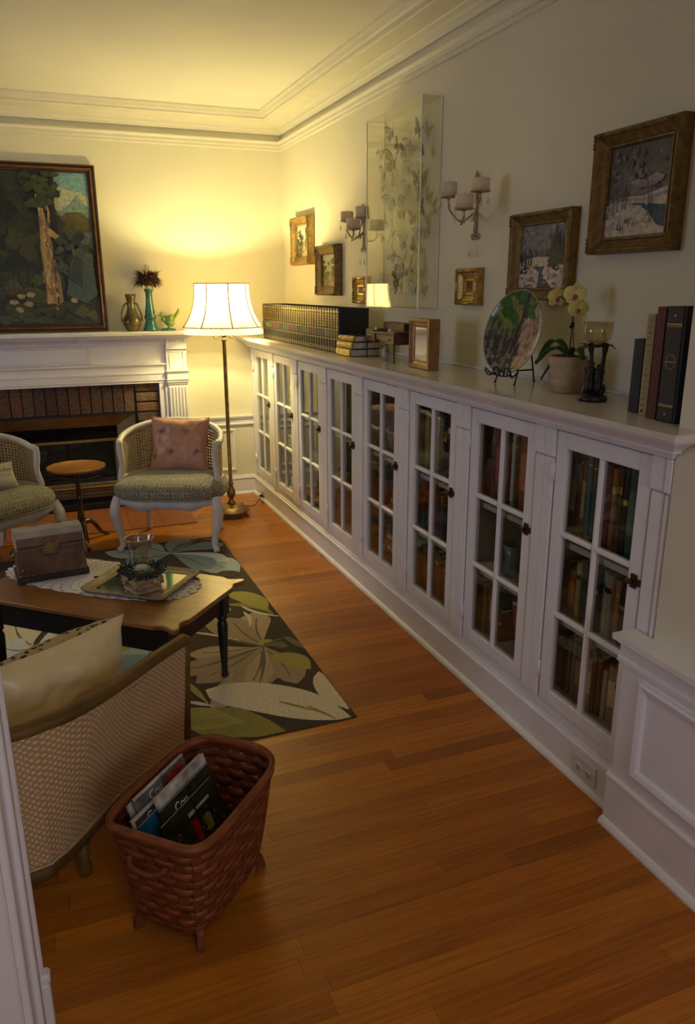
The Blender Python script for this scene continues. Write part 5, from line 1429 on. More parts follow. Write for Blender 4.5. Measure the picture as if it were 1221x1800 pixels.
def butterfly(kind, u, v, dep, ang, size, label):
    lift = random.uniform(.10,.38); dep = max(.012, min(dep, .086-size*math.sin(lift)))
    p = atx(u, v, XW-dep)
    t = thing('mounted_butterfly', label, 'butterfly', (p.x,p.y,p.z), rot=(0,ang,-PI/2), group='butterflies in the acrylic case')
    cols = {'luna':((.50,.56,.33),(.42,.47,.27)),'yellow':((.50,.41,.08),(.42,.33,.06)),'brown':((.26,.20,.10),(.20,.15,.075)),'grey':((.44,.46,.36),(.36,.38,.30)),'pale':((.62,.60,.44),(.56,.54,.39)),'dark':((.10,.09,.06),(.13,.115,.08)),'tan':((.48,.41,.24),(.42,.35,.2))}[kind]
    EDGEC = (.09,.08,.05)
    m = MB()
    for s in (-1,1):
        def P(x,z,e=0): return (s*x*size*math.cos(lift), -abs(x)*size*math.sin(lift)-e, z*size)
        fw = [(.02,.05),(.25,.42),(.55,.62),(.85,.66),(.98,.55),(.85,.30),(.70,.10),(.40,.0),(.05,-.02)]
        if kind == 'luna': hw = [(.03,0),(.40,.0),(.66,-.08),(.60,-.32),(.40,-.48),(.34,-.80),(.42,-1.15),(.32,-1.18),(.24,-.80),(.16,-.50),(.05,-.2)]
        elif kind in ('dark','grey'): hw = [(.03,0),(.45,.0),(.72,-.12),(.70,-.36),(.52,-.50),(.40,-.72),(.32,-.52),(.14,-.44),(.04,-.15)]
        else: hw = [(.03,0),(.45,.0),(.70,-.14),(.64,-.42),(.42,-.58),(.18,-.50),(.04,-.15)]
        m.poly([P(*q) for q in hw], cols[1]); m.poly([P(*q,.0015*size/.06) for q in fw], cols[0])
        # darker margin and veins
        m.poly([P(*q,.003*size/.06) for q in ((.25,.42),(.55,.62),(.85,.66),(.98,.55),(.92,.53),(.82,.60),(.56,.57),(.27,.38))], EDGEC)
        if kind in ('luna','yellow','pale'): m.poly([P(.5+.05*math.cos(k),.32+.05*math.sin(k),.003*size/.06) for k in (0,1,2,3,4,5)], (.20,.12,.05))
        if kind in ('grey','dark','brown','tan'):
            for q in ((.80,.42),(.72,.26),(.60,.14)): m.poly([P(q[0]+.04*math.cos(k),q[1]+.035*math.sin(k),.003*size/.06) for k in (0,1,2,3,4,5)], (.40,.36,.24))
    m.build('wing', WING, t, fix=False)
    m = MB(); m.tube([(0,-.002,.16*size),(0,-.003,.02*size),(0,-.002,-.38*size)], [.05*size,.06*size,.02*size], 6)
    for s in (-1,1): m.tube([(0,-.002,.15*size),(s*.14*size,-.004,.44*size)], .0005, 4)
    m.build('body', BODYB, t)
    return t
cnames = {'luna':'pale green long tailed moth','yellow':'mustard yellow moth','brown':'brown butterfly','grey':'grey veined butterfly','pale':'pale cream butterfly','dark':'black butterfly','tan':'tan butterfly'}
BF = [('yellow',692,283,.07,.25,.072,'below the top of the case'),('grey',688,228,.07,-.1,.050,'at the top left'),('luna',690,352,.075,-.35,.075,'left of centre'),('yellow',712,375,.06,.5,.060,'in the middle'),
 ('grey',722,295,.05,.3,.046,'right of the yellow moth'),('dark',742,222,.04,.6,.046,'at the top right by the front edge'),('grey',713,430,.06,.1,.050,'below the middle'),('brown',698,252,.05,.7,.040,'above the yellow moth'),
 ('pale',668,262,.03,-.6,.046,'upper left'),('grey',722,325,.055,-.2,.050,'right of the middle'),('pale',672,305,.05,.2,.050,'left edge'),('brown',733,385,.06,.2,.046,'right of the middle moth'),('tan',674,392,.06,.9,.034,'small at the left'),
 ('luna',690,412,.05,.7,.055,'lower left'),('grey',690,452,.06,-.9,.046,'beside a long tail'),('pale',710,470,.05,.1,.055,'lower middle'),('grey',708,488,.065,.4,.050,'near the bottom'),('brown',693,492,.07,1.2,.050,'near the bottom left'),
 ('dark',697,508,.075,2.2,.034,'lowest, wings half closed'),('luna',727,480,.06,-.8,.055,'bottom right'),('tan',706,514,.075,1.5,.030,'lowest green'),('dark',749,262,.05,1.1,.030,'by the near side pane'),('brown',738,310,.03,0,.050,'by the near edge, upper half'),
 ('tan',745,345,.04,.4,.044,'by the near edge, middle'),('grey',741,408,.04,-.4,.046,'by the near edge, lower half'),('tan',732,440,.03,.9,.044,'near the wall, lower right'),('pale',735,515,.04,.3,.044,'bottom near corner'),('pale',670,330,.02,.5,.044,'near the wall, left'),
 ('tan',712,262,.03,.2,.046,'near the wall, upper middle'),('grey',712,345,.025,-.5,.046,'near the wall, centre'),('pale',725,245,.03,-.3,.050,'near the wall, top right'),('tan',668,420,.04,-.2,.038,'far left, lower'),('brown',748,365,.06,1.4,.038,'edge on by the near pane'),('tan',690,322,.05,.9,.044,'left of centre, upper')]
for kd,u,v,dp,an,sz,where in BF: butterfly(kd,lerp(707,u,.86),lerp(365,v,.96),dp,an,sz*1.12, cnames[kd]+' in the acrylic case, '+where)

# ================================================================== MANTEL ORNAMENTS
MZ = 1.2245
def mx_(u, y): return x_on_line(u, y, MZ+.1)
AMB = mat('amber_green_glaze', (.11,.085,.015), .15, var=.7, scale=14, coat=.5)
v1 = thing('two_handled_vase', 'amber and green glazed vase with two looped handles on the mantel', 'vase', (mx_(231.5,5.43),5.43,MZ))
m = MB(); m.lathe([(.001,0),(.034,0),(.040,.006),(.058,.040),(.062,.062),(.054,.088),(.036,.115),(.026,.145),(.026,.185),(.032,.215),(.036,.235),(.030,.238),(.024,.215),(.020,.18),(.001,.17)], 28); m.build('vase_body', AMB, v1)
for s in (-1,1):
    MB().tube(smooth_path([(s*.024,0,.178),(s*.040,0,.172),(s*.058,0,.130),(s*.066,0,.085),(s*.060,0,.06)],5), .0065, 8).build('handle', AMB, v1)
TEALG = mat('teal_glaze', (.022,.16,.13), .2, var=.35, scale=12, coat=.4)
x2 = mx_(264,5.43)
v2 = thing('candlestick', 'teal glazed candlestick with brown feather collar on the mantel', 'candlestick', (x2,5.43,MZ))
m = MB(); m.lathe([(.001,0),(.050,0),(.052,.008),(.044,.022),(.036,.05),(.030,.068),(.038,.080),(.040,.096),(.032,.105),(.034,.118),(.028,.15),(.022,.20),(.022,.245),(.030,.262),(.034,.270),(.012,.268),(.001,.262)], 28); m.build('stick', TEALG, v2)
FEA = col_mat('brown_feather', .8, .4, 60, .3, 'attr')
m = MB()
for k in range(260):
    a = rr.uniform(0,2*PI); L = rr.uniform(.085,.125); dr = rr.uniform(-.075,.060); w = .007; sp = .4
    d = Vector((math.cos(a),math.sin(a),0)); s = Vector((-d.y,d.x,0))
    p0 = d*.022+Vector((0,0,.290)); p1 = d*(L*.6)+Vector((0,0,.348+dr*.4)); p2 = d*L+Vector((0,0,.338+dr))+s*rr.uniform(-.012,.012)
    g = rr.uniform(.5,1.5); c = (.085*g,.036*g,.018*g)
    m.add([p0-s*w*.4,p0+s*w*.4,p1+s*w,p1-s*w,p2], [(0,1,2,3),(3,2,4)], False, c)
o = m.build('feather_collar', FEA, v2, fix=False); o['kind'] = 'stuff'
tag(MB().lathe([(.001,0),(.018,0),(.017,.145),(.010,.158),(.001,.16)],14).build('taper_candle', mat('cream_wax',(.70,.62,.40),.5), None, True, (x2,5.43,MZ+.2706)), 'cream candle end standing in the feathered teal candlestick', 'candle')
GRG = mat('leaf_green_glaze', (.22,.36,.07), .25, var=.6, scale=18, coat=.4)
x3 = mx_(295,5.40)
v3 = thing('bird_figurine', 'small green glazed bird shaped figurine beside the teal candlestick', 'figurine', (x3,5.42,MZ))
v3.scale = (1.3,1.3,1.3)
m = MB(); m.lathe([(.001,0),(.040,0),(.042,.006),(.020,.012),(.001,.014)],20); m.build('base', TEALG, v3)
m = MB(); m.grid(lambda u,v: (lambda a,b: (.030*math.cos(b)*-1.0+.004, .020*math.sin(b)*math.cos(a), .045+.026*math.sin(b)*math.sin(a)+.010*math.cos(b)))(2*PI*u, PI*max(.01,min(.99,v))), 20, 12, cu=True); m.build('body', GRG, v3)
m = MB(); m.sphere((-.026,0,.080),.015,12); m.tube([(-.026,0,.066),(-.018,0,.052)], [.012,.016], 10); m.tube([(-.038,0,.080),(-.052,0,.076)], [.006,.001], 8); m.build('head', GRG, v3)
m = MB(); m.grid(lambda u,v: (.024+.034*u+.006*(v-.5), (v-.5)*.050*(.3+u), .052+.052*u+.008*math.cos((v-.5)*6)), 8, 8); o = m.build('tail', mat('yellow_green_glaze',(.40,.44,.06),.25,var=.3,coat=.4), v3, fix=False); o.modifiers.new('thickness','SOLIDIFY').thickness = .006
for s in (-1,1):
    m = MB(); m.grid(lambda u,v: (-.010+.040*u, s*(.019+.010*math.sin(PI*u)), .036+.034*v*(1-.3*u)+.02*u), 8, 6); o = m.build('wing', GRG, v3, fix=False); o.modifiers.new('thickness','SOLIDIFY').thickness = .005
for s in (-1,1): MB().tube([(.004,s*.009,.006),(.004,s*.009,.030)], .005, 8).build('leg', GRG, v3)
# ================================================================== ON THE COUNTER
def book_parts(r, th, h, dp, col, spine_marks=(), page=PAPER, round_=.25, cover_mat=None):
    """upright book, local: spine faces -y at y=0, thickness along x, centred"""
    ct_ = .0022
    m = MB(); cm = cover_mat or BOOK
    sp = [(-th/2, .004), (-th/2+.001,.0), (-th*.25,-round_*.012), (0,-round_*.016), (th*.25,-round_*.012), (th/2-.001,0), (th/2,.004), (th/2,dp), (th/2-ct_,dp), (th/2-ct_,.005), (-th/2+ct_,.005), (-th/2+ct_,dp), (-th/2,dp)]
    m.prism(sp, 'z', 0, h); o = m.build('cover', cm, r); o.color = (*col,1)
    MB().box(-th/2+ct_+.0002,th/2-ct_-.0002,.0055,dp-.003,.003,h-.004).build('page_block', page, r)
    for (z0,z1,c_) in spine_marks:
        m = MB(); e = .0007
        m.prism([(-th/2+.001,-.0001-e),(-th*.25,-round_*.012-e),(0,-round_*.016-e),(th*.25,-round_*.012-e),(th/2-.001,-.0001-e),(th/2-.001,.0004),(0,.0004),(-th/2+.001,.0004)], 'z', z0*h, z1*h)
        q = m.build('spine_band', BOOK if c_ is not None else GOLDLINE, o)
        if c_ is not None: q.color = (*c_,1)
    return o
def ordinal(n):
    one = ['first','second','third','fourth','fifth','sixth','seventh','eighth','ninth','tenth','eleventh','twelfth','thirteenth','fourteenth','fifteenth','sixteenth','seventeenth','eighteenth','nineteenth']
    if n < 20: return one[n-1]
    t = {2:('twentieth','twenty'),3:('thirtieth','thirty')}[n//10]
    return t[0] if n % 10 == 0 else t[1]+'-'+one[n%10-1]
# gilt tooled set of volumes
LEATH = mat('black_leather', (.012,.010,.008), .42, var=.3, scale=60, bump=.2, bscale=200)
SX = 1.452; sz_ = CT+.0005
y_far, y_near = y_on_line(461, SX, CT+.1), y_on_line(594, SX, CT+.1)
nvol = 34; tv = (y_far-y_near)/nvol; hv = .228
gl = MB()
for z0, z1 in ((.014,.017),(.024,.026),(.069,.072),(.118,.121),(.190,.192),(.208,.212)): gl.box(-tv/2+.0022,tv/2-.0022,-.0052,-.0015,z0,z1)
for x in (-.36,.36): gl.box(x*tv-.0006,x*tv+.0006,-.0048,-.0012,.130,.219)
for k in range(4): gl.box(-tv*.16,tv*.16,-.0052,-.0015,.134+k*.014,.138+k*.014)
gl_me = gl.mesh('gilt_tooling', mat('dull_gold_foil', (.34,.25,.08), .42, .9, var=.3, scale=90))
pa_me = MB().box(-tv/2+.003,tv/2-.003,-.0056,-.001,.081,.114).mesh('title_patch', BOOK)
cv_me = None
patch = [(.16,.03,.02),(.03,.09,.03),(.03,.045,.10),(.12,.09,.03),(.05,.11,.06),(.10,.03,.06)]
for k in range(nvol):
    y_ = y_near + tv*(k+.5)
    r = thing('leather_volume', 'gilt volume with %s title patch, %s from the lamp in the matching set' % (('red','green','blue','brown','teal','plum')[(k*5+k//3) % 6], ordinal(nvol-k)), 'book', (SX+.006,y_,sz_), -PI/2, 'matching gilt volumes on the counter')
    if cv_me is None:
        o = book_parts(r, tv*.97, hv, .165, (.012,.010,.008), cover_mat=LEATH); cv_me = o.data; pb_me = [c for c in r.children if c.name.startswith('page')][0].data
    else:
        o = link('cover', cv_me, r); link('page_block', pb_me, r)
    link('gilt_tooling', gl_me, o)['kind'] = 'stuff'; p = link('title_patch', pa_me, o); c = patch[(k*5+k//3) % 6]; p.color = (*c,1)
# three gilt books lying in a stack
GSP = mat('gilt_book_cloth', (.50,.36,.10), .4, .6, var=.5, scale=70)
zz = sz_; yst = y_near - .118
for k, (w, d, h, lab) in enumerate(((.185,.165,.036,'lowest gilt spined book in the flat stack by the toy desk'),(.175,.155,.034,'middle gilt spined book in the flat stack by the toy desk'),(.165,.150,.030,'topmost gilt spined book in the flat stack by the toy desk'))):
    r = thing('gilt_book', lab, 'book', (1.438+.006*k, yst-.008*k+.018, zz), -PI/2+.05*k, 'stacked gilt books')
    m = MB(); m.cbox(-w/2,w/2,.006,d,0,.0025,.0005); m.cbox(-w/2,w/2,.006,d,h-.0025,h,.0005); m.build('cover_board', LEATH, r)
    m = MB(); m.prism([(.006,0),(0,.004),(-.003,h/2),(0,h-.004),(.006,h),(.0085,h),(.0085,0)], 'x', -w/2, w/2); m.build('spine', GSP, r)
    MB().box(-w/2+.003,w/2-.003,.009,d-.003,.003,h-.003).build('page_block', mat('pale_pages',(.58,.52,.40),.8,var=.1,scale=90), r)
    zz += h+.0004
gk = thing('eyeglasses', 'dark folded eyeglasses lying on the gilt book stack', 'glasses', (1.49,yst-.028,zz+.0035), -PI/2+.2)
for s in (-1,1):
    MB().tube([(s*.032+.023*math.cos(2*PI*k/20),0,.018+.017*math.sin(2*PI*k/20)) for k in range(20)], .0024, 6, True).build('rim', IRON, gk)
    MB().tube(smooth_path([(s*.055,0,.024),(s*.052,.05,.022),(s*.050,.09,.012),(s*.048,.105,.002)],4), .0018, 6).build('temple', IRON, gk)
MB().tube(smooth_path([(-.010,0,.02),(0,-.002,.024),(.010,0,.02)],4), .0018, 6).build('bridge', IRON, gk)

# toy writing desk
MAH = mat('red_mahogany', (.085,.022,.011), .5, var=.2, scale=12, stretch=(1,5,5))
dl = [atz(u,v,CT) for u,v in ((638,631),(693,634))]
dk = thing('toy_desk', 'miniature mahogany writing desk on slender legs on the counter', 'toy desk', (1.495, (y_on_line(637,1.49,CT)+y_on_line(693,1.49,CT))/2, CT+.0006), -PI/2-.06)
w = (y_on_line(637,1.49,CT)-y_on_line(693,1.49,CT)); hw = w/2; dd = .115; z0, z1 = .082, .135
for sx in (-1,1):
    for y_ in (.006, dd-.006):
        m = MB(); m.tube([(sx*(hw-.006),y_,.008),(sx*(hw-.006),y_,z0+.01)], [.003,.005], 8); m.lathe([(.001,0),(.004,.001),(.005,.005),(.003,.009),(.001,.010)],10,(sx*(hw-.006),y_,0)); m.build('leg', MAH, dk)
m = MB(); m.cbox(-hw,hw,.0,dd,z1-.012,z1-.004,.001); m.cbox(-hw,-hw+.006,0,dd,z0,z1-.012,.001); m.cbox(hw-.006,hw,0,dd,z0,z1-.012,.001); m.cbox(-hw,hw,dd-.006,dd,z0,z1-.012,.001); m.cbox(-hw+.006,-hw*.34,.001,.02,z0,z1-.013,.001); m.cbox(hw*.42,hw-.006,.001,.02,z0,z1-.013,.001); m.cbox(-hw*.34,hw*.42,.006,.012,z0+.012,z1-.013,.001); m.build('case', MAH, dk)
MB().cbox(-hw-.003,-hw*.5,.004,dd,z1-.003,z1+.004,.001).build('lid', MAH, dk); MB().cbox(hw*.55,hw+.006,.004,dd,z1-.003,z1+.004,.001).build('lid', MAH, dk)
m = MB(); m.cbox(-hw*.62,hw*.78,dd-.05,dd-.044,z1-.004,z1+.034,.001); m.cbox(-hw*.62,-hw*.58,dd-.044,dd,z1-.004,z1+.034,.001); m.cbox(hw*.74,hw*.78,dd-.044,dd,z1-.004,z1+.034,.001); m.cbox(-hw*.62,hw*.78,dd-.05,dd,z1+.0345,z1+.038,.001); m.build('pigeonhole_rack', MAH, dk)
PEARL = mat('mother_of_pearl', (.62,.70,.64), .2, var=.1)
for x in (-hw*.40, hw*.58): MB().sphere((x,.012,z1+.006),.0085,12).build('pearl_knob', PEARL, dk)
for x in (-hw*.70, hw*.72): MB().sphere((x,-.003,z0+.020),.0045,8).build('drawer_knob', mat('dark_knob',(.05,.02,.01),.4), dk)
# pebble under the desk
ps_ = atz(677,626,CT)
m = MB(); m.grid(lambda u,v: (lambda a,b: tuple(Vector((math.cos(a)*math.sin(b)*.020, math.sin(a)*math.sin(b)*.016, .031-.031*math.cos(b)))*(1+.12*noise.noise(Vector((math.cos(a)*1.5,math.sin(a)*1.5,b))))))(2*PI*u, max(PI*v,.001)), 20, 12, cu=True)
tag(m.build('stone_chunk', mat('veined_marble',(.50,.46,.38),.5,var=.5,scale=30), None, True, (1.535,y_on_line(678,1.535,CT),CT+.0005)), 'pale veined stone standing under the toy desk', 'stone')
# standing framed mirror
a_, b_ = y_on_line(725,1.52,CT), y_on_line(757,1.505,CT)
mw, mh, md_ = .20, .205, .050
fm = thing('standing_mirror', 'small deep gilt wood framed mirror standing upright on the counter', 'mirror', (1.545,(a_+b_)/2-.0,CT+.0005), -PI/2-.04)
MB().frame_rect(mw,mh,[(0,0),(0,md_-.004),(.003,md_),(.012,md_-.001),(.016,md_-.006),(.028,md_-.010),(.031,md_-.007),(.036,md_-.010),(.036,.002)]).build('frame', mat('brown_gilt_wood',(.30,.155,.045),.35,.3,var=.3,scale=20), fm)
MB().box(-mw/2+.002,mw/2-.002,-.008,.0,.002,mh-.002).build('backing_board', mat('brown_board', (.10,.06,.03), .9), fm)
MB().box(-mw/2+.036,mw/2-.036,-.0375,-.036,.036,mh-.036).build('mirror_glass', mat('silvered_glass',(.85,.85,.80),.02,1.0,var=.01), fm)

# painted glass plate on a wire easel
pr = .145
py = y_on_line(898,1.545,CT+.15)
est = thing('plate_stand', 'black scrolled wire easel stand holding the painted glass plate', 'plate stand', (1.555,py,CT+.0005), -PI/2+.12)
tilt = math.radians(-14)
def wire(pts, nm='wire', n=5, r=.0028): return MB().tube(smooth_path(pts,n), r, 7).build(nm, IRON, est)
for s in (-1,1):
    wire([(s*.052,-.030,.004),(s*.050,-.022,.03),(s*.046,-.012,.05)], 'front_leg'); MB().sphere((s*.052,-.030,.0045),.0045,8).build('foot_ball', IRON, est)
    wire([(s*.040,-.012,.05),(s*.030,.032,.17),(s*.022,.050,.25),(s*.030,.056,.272),(s*.050,.056,.268),(s*.050,.054,.250),(s*.034,.052,.240)], 'upright')
    wire([(s*.046,-.012,.045),(s*.060,-.05,.030),(s*.068,-.062,.044),(s*.066,-.066,.056)], 'hook_arm')
    wire([(s*.010,-.045,.032),(s*.018,-.048,.056),(s*.036,-.048,.058),(s*.046,-.046,.044),(s*.036,-.046,.034),(s*.028,-.046,.042)], 'scroll')
wire([(-.075,-.052,.050),(-.055,-.048,.036),(0,-.046,.030),(.055,-.048,.036)], 'cross_wire')
wire([(0,.048,.20),(.0,.085,.10),(0,.105,.004)], 'rear_leg'); MB().sphere((0,.105,.0045),.0045,8).build('foot_ball', IRON, est)
wire([(0,.096,.045),(-.004,.04,.045),(-.02,-.012,.048)], 'brace')
pl_t = thing('glass_plate', 'round hand painted glass plate with green foliage on the wire stand', 'plate', (1.555-.028,py,CT+.036), rot=(tilt,0,-PI/2+.12))
PLM = col_mat('painted_glass', .12, .5, 45, .0, 'attr')
m = MB()
for i in range(24):
    for k in range(48):
        a0, a1 = 2*PI*k/48, 2*PI*(k+1)/48; r0, r1 = pr*i/24, pr*(i+1)/24
        def P(r,a): return (r*math.cos(a), -.016*(r/pr)**3, pr+r*math.sin(a))
        x, z = math.cos((a0+a1)/2)*(i+.5)/24, math.sin((a0+a1)/2)*(i+.5)/24
        n_ = noise.noise(Vector((x*3,z*3,1))); n2_ = noise.noise(Vector((x*9,z*4,5)))
        if x+.28*n_ > .72: c = (.40,.36,.25)
        elif x > .25+.2*n_ and z < .35: c = (.36,.22,.15) if n2_ > -.1 else (.42,.34,.22)
        elif z > .18+.2*n_: c = (.045,.12,.025) if n_ > -.05 else (.20,.20,.05)
        elif z > -.1+.15*n2_: c = (.13,.14,.045) if n2_ < .1 else (.03,.06,.02)
        else: c = (.035,.028,.035) if n2_ > -.12 else (.16,.15,.10)
        if abs(x-.05-.3*z)<.06 and z>-.2: c = (.05,.04,.035)
        q = [P(r0,a0),P(r1,a0),P(r1,a1),P(r0,a1)] if i else [P(0,a0),P(r1,a0),P(r1,a1)]
        m.poly(q, c)
o = m.build('painted_disc', PLM, pl_t, fix=False)
MB().tube([(pr*math.cos(2*PI*k/60), -.016, pr+pr*math.sin(2*PI*k/60)) for k in range(60)], .0022, 6, True).build('rim', mat('green_glass_rim',(.30,.34,.22),.1), pl_t)

# orchid
ox = 1.60; oy = y_on_line(997, ox, CT+.06)
pot = thing('potted_orchid', 'yellow moth orchid in a ridged tan ceramic pot on the counter', 'plant', (ox,oy,CT+.0005))
POT = mat('tan_stoneware', (.42,.31,.19), .7, var=.15, scale=30, bump=.5, bscale=90, stretch=(1,1,3))
m = MB(); m.lathe([(.001,0),(.048,0),(.050,.004),(.050,.018),(.056,.022),(.058,.040),(.0565,.043),(.0585,.047),(.060,.075),(.0585,.078),(.060,.082),(.062,.115),(.058,.116),(.056,.104),(.001,.100)], 40); m.build('pot', POT, pot)
m = MB()
for k in range(70):
    a = rr.uniform(0,2*PI); r_ = .05*math.sqrt(rr.random()); m.obox(Matrix.Translation((r_*math.cos(a),r_*math.sin(a),.108+rr.uniform(0,.008))) @ Matrix.Rotation(rr.uniform(0,3),4,'Z') @ Matrix.Rotation(rr.uniform(-.6,.6),4,'X'), -.010,.010,-.004,.004,-.003,.003)
o = m.build('bark_chips', mat('bark',(.10,.06,.035),.9,var=.5,scale=50), pot, fix=False); o['kind'] = 'stuff'
LEAF = mat('orchid_leaf', (.035,.095,.018), .3, var=.2, scale=12)
def oleaf(dirx, diry, L, w, rise, droop):
    d = Vector((dirx,diry,0)).normalized(); s = Vector((-d.y,d.x,0))
    def f(u, v):
        t = u; c = d*(L*t) + Vector((0,0,.108+rise*math.sin(PI*min(t*1.1,1))-droop*t*t)); ww = w*math.sin(PI*(.12+.85*t))**.7*(1-.15*t); x = (v-.5)*2
        return c + s*(x*ww) + Vector((0,0,.010*abs(x)))
    m = MB(); m.grid(f, 14, 6); o = m.build('leaf', LEAF, pot, fix=False); md = o.modifiers.new('thickness','SOLIDIFY'); md.thickness=.0018; return o
oleaf(-.35,.9,.115,.024,.030,.015); oleaf(-.55,.55,.085,.028,.010,.075); oleaf(.1,-.9,.07,.02,.03,.0); oleaf(-.15,1,.15,.020,.055,.03)
STEM = mat('orchid_stem', (.045,.05,.018), .6)
m = MB(); m.tube(smooth_path([(.0,.0,.10),(.003,.0,.18),(.002,.0,.245),(-.006,.012,.275),(-.014,.028,.295),(-.022,.045,.30)],5), .0022, 6); m.build('flower_stem', STEM, pot)
MB().tube([(.012,-.010,.10),(.006,-.003,.21),(.004,0,.245)], .0016, 6).build('support_stake', mat('stake',(.05,.035,.015),.7), pot)
MB().tube([(.0,.004,.206),(.004,-.004,.212),(.004,0,.22)], .006, 8).build('stem_clip', IRON, pot)
PETAL = mat('orchid_petal', (.66,.58,.16), .5, var=.15, scale=40); LIP = mat('orchid_lip', (.34,.07,.05), .5, var=.3, scale=60)
def flower(c, nrm, size):
    nrm = Vector(nrm).normalized(); up = Vector((0,0,1)); s = nrm.cross(up).normalized(); u2 = s.cross(nrm).normalized()
    fl_ = None
    m = MB()
    for (a, L, w) in ((PI/2,1,.42),(PI/2+2.2,.95,.38),(PI/2-2.2,.95,.38)):
        dirv = s*math.cos(a)+u2*math.sin(a); pe = nrm.cross(dirv)
        m.grid(lambda u,v: Vector(c)+dirv*(size*L*u)+pe*((v-.5)*2*w*size*math.sin(PI*(.06+.9*u))**.7)+nrm*(-.10*size*u*u), 6, 4)
    for (a, L, w) in ((.35,1.05,.62),(PI-.35,1.05,.62)):
        dirv = s*math.cos(a)+u2*math.sin(a); pe = nrm.cross(dirv)
        m.grid(lambda u,v: Vector(c)+nrm*.002+dirv*(size*L*u)+pe*((v-.5)*2*w*size*math.sin(PI*(.05+.88*u))**.6)+nrm*(.12*size*math.sin(PI*u)), 6, 4)
    fl_ = m.build('flower', PETAL, pot, fix=False)
    m = MB(); m.sphere(tuple(Vector(c)+nrm*.004-u2*size*.12), size*.20, 8); m.tube([Vector(c)+nrm*.004-u2*size*.1, Vector(c)+nrm*.012-u2*size*.42], [size*.12,size*.05], 6); m.build('lip', LIP, fl_)
flower((.004,-.004,.305), (-.75,-.65,.05), .036); flower((.010,-.016,.262), (-.55,-.8,-.15), .032); flower((-.026,.048,.296), (-.1,-.98,.0), .034)

# bronze figure goblet
gx = 1.545; gy = y_on_line(1046, gx, CT+.1)
BRZ = mat('dark_bronze', (.035,.030,.024), .42, .75, var=.4, scale=40, bump=.3)
gob = thing('figural_candle_holder', 'dark bronze figural candle holder with crackled glass cup beside the orchid', 'candle holder', (gx,gy,CT+.0005), -PI/2+.2)
m = MB(); m.lathe([(.001,0),(.040,0),(.043,.006),(.040,.016),(.028,.022),(.001,.026)], 24); m.build('base', BRZ, gob)
m = MB(); m.lathe([(.001,0),(.020,0),(.022,.008),(.014,.02),(.001,.022)],16,(-.036,.018,0)); m.build('side_base', BRZ, gob)
def fig(x, y_, z0, h, nm):
    m = MB(); prof = [(.001,0),(.014,.0),(.013,.2*h),(.012,.42*h),(.014,.5*h),(.011,.62*h),(.015,.74*h),(.014,.80*h),(.006,.84*h),(.0085,.90*h),(.009,.95*h),(.005,.995*h),(.001,h)]
    m.lathe([(r,z*1.0) for r,z in prof], 14, (x,y_,z0), fn=lambda r,z,a: r*(1+.16*math.sin(5*a+z*90)*(1 if z<.8*h else 0)))
    return m.build(nm, BRZ, gob)
fig(-.010,-.006,.022,.095,'figure'); fig(.012,.004,.022,.088,'figure'); fig(-.036,.018,.018,.100,'figure')
for s, x in ((-1,-.014),(1,.018)):
    MB().tube(smooth_path([(x,.004,.02),(x*1.2,.004,.09),(x*1.3+s*.004,.002,.150),(x*1.2+s*.010,0,.168)],5), [.005]*5+[.006]*5+[.009]*5+[.013], 10).build('flared_stem', BRZ, gob)
m = MB(); m.tube(smooth_path([(.028,.0,.022),(.036,0,.038),(.034,-.004,.052)],4), [.007]*4+[.006]*4+[.004], 8); m.build('crouching_animal', BRZ, gob)
for k in range(7):
    a = 2*PI*k/7; m = MB(); d = Vector((math.cos(a),math.sin(a),0)); s = Vector((-d.y,d.x,0))
    m.grid(lambda u,v: d*(.020+.034*u)+s*((v-.5)*.030*math.sin(PI*(.15+.8*u)))+Vector((0,0,.160+.028*u-.022*u*u*(1+.6*(k%2)))), 6, 4); o = m.build('leaf_cup', BRZ, gob, fix=False); md = o.modifiers.new('thickness','SOLIDIFY'); md.thickness=.0016
m = MB(); m.lathe([(.001,.166),(.022,.168),(.036,.180),(.041,.20),(.042,.232),(.0405,.232),(.0385,.20),(.034,.183),(.02,.172),(.001,.170)], 36, fn=lambda r,z,a: r*(1+.018*math.sin(9*a+z*160)))
m.build('glass_cup', glass_mat('crackle_glass',(.90,.86,.70),.10,1.6,.06), gob)

# albums at the near end
def album(label, u0, u1, top, dp, col, bands=(), xs=1.47, th=None, name='book'):
    ya, yb = y_on_line(u0, xs, CT+.02), y_on_line(u1, xs, CT+.02)
    t_ = th or (ya-yb)
    r = thing(name, label, 'book', (xs,(ya+yb)/2,CT+.0005), -PI/2)
    o = book_parts(r, t_*.97, top, dp, col, bands, round_=.1); return r, o, t_
album('short black book at the left of the albums on the counter', 1103,1121, .196,.15,(.014,.015,.020), xs=1.500)
r,o,t_ = album('mottled cream spined book between the black book and red album', 1121.5,1136, .262,.17,(.36,.28,.13), xs=1.485)
for k in range(16):
    m = MB(); m.add([(rr.uniform(-.3,.3)*t_, -.0026, z+rr.uniform(-.004,.004)) for z in [.012+k*.0155]*4], [(0,1,2,3)]); m.build('spine_mark', mat('brown_mottle',(.16,.10,.04),.8), o, fix=False)
album('dark red tall album beside the black photo album', 1136.5,1152, .282,.19,(.115,.022,.010), xs=1.470)
ra, oa, ta = album('thick black photo album with gold badge on its spine', 1153,1187, .284,.20,(.016,.015,.012), (), xs=1.462, name='photo_album')
SPN = mat('grey_album_cloth',(.040,.037,.028),.7,var=.2,scale=150)
m = MB(); m.box(-ta*.42,ta*.36,-.0030,-.0012,.004,.280); m.build('spine_panel', SPN, oa)
yy_ = -.0034
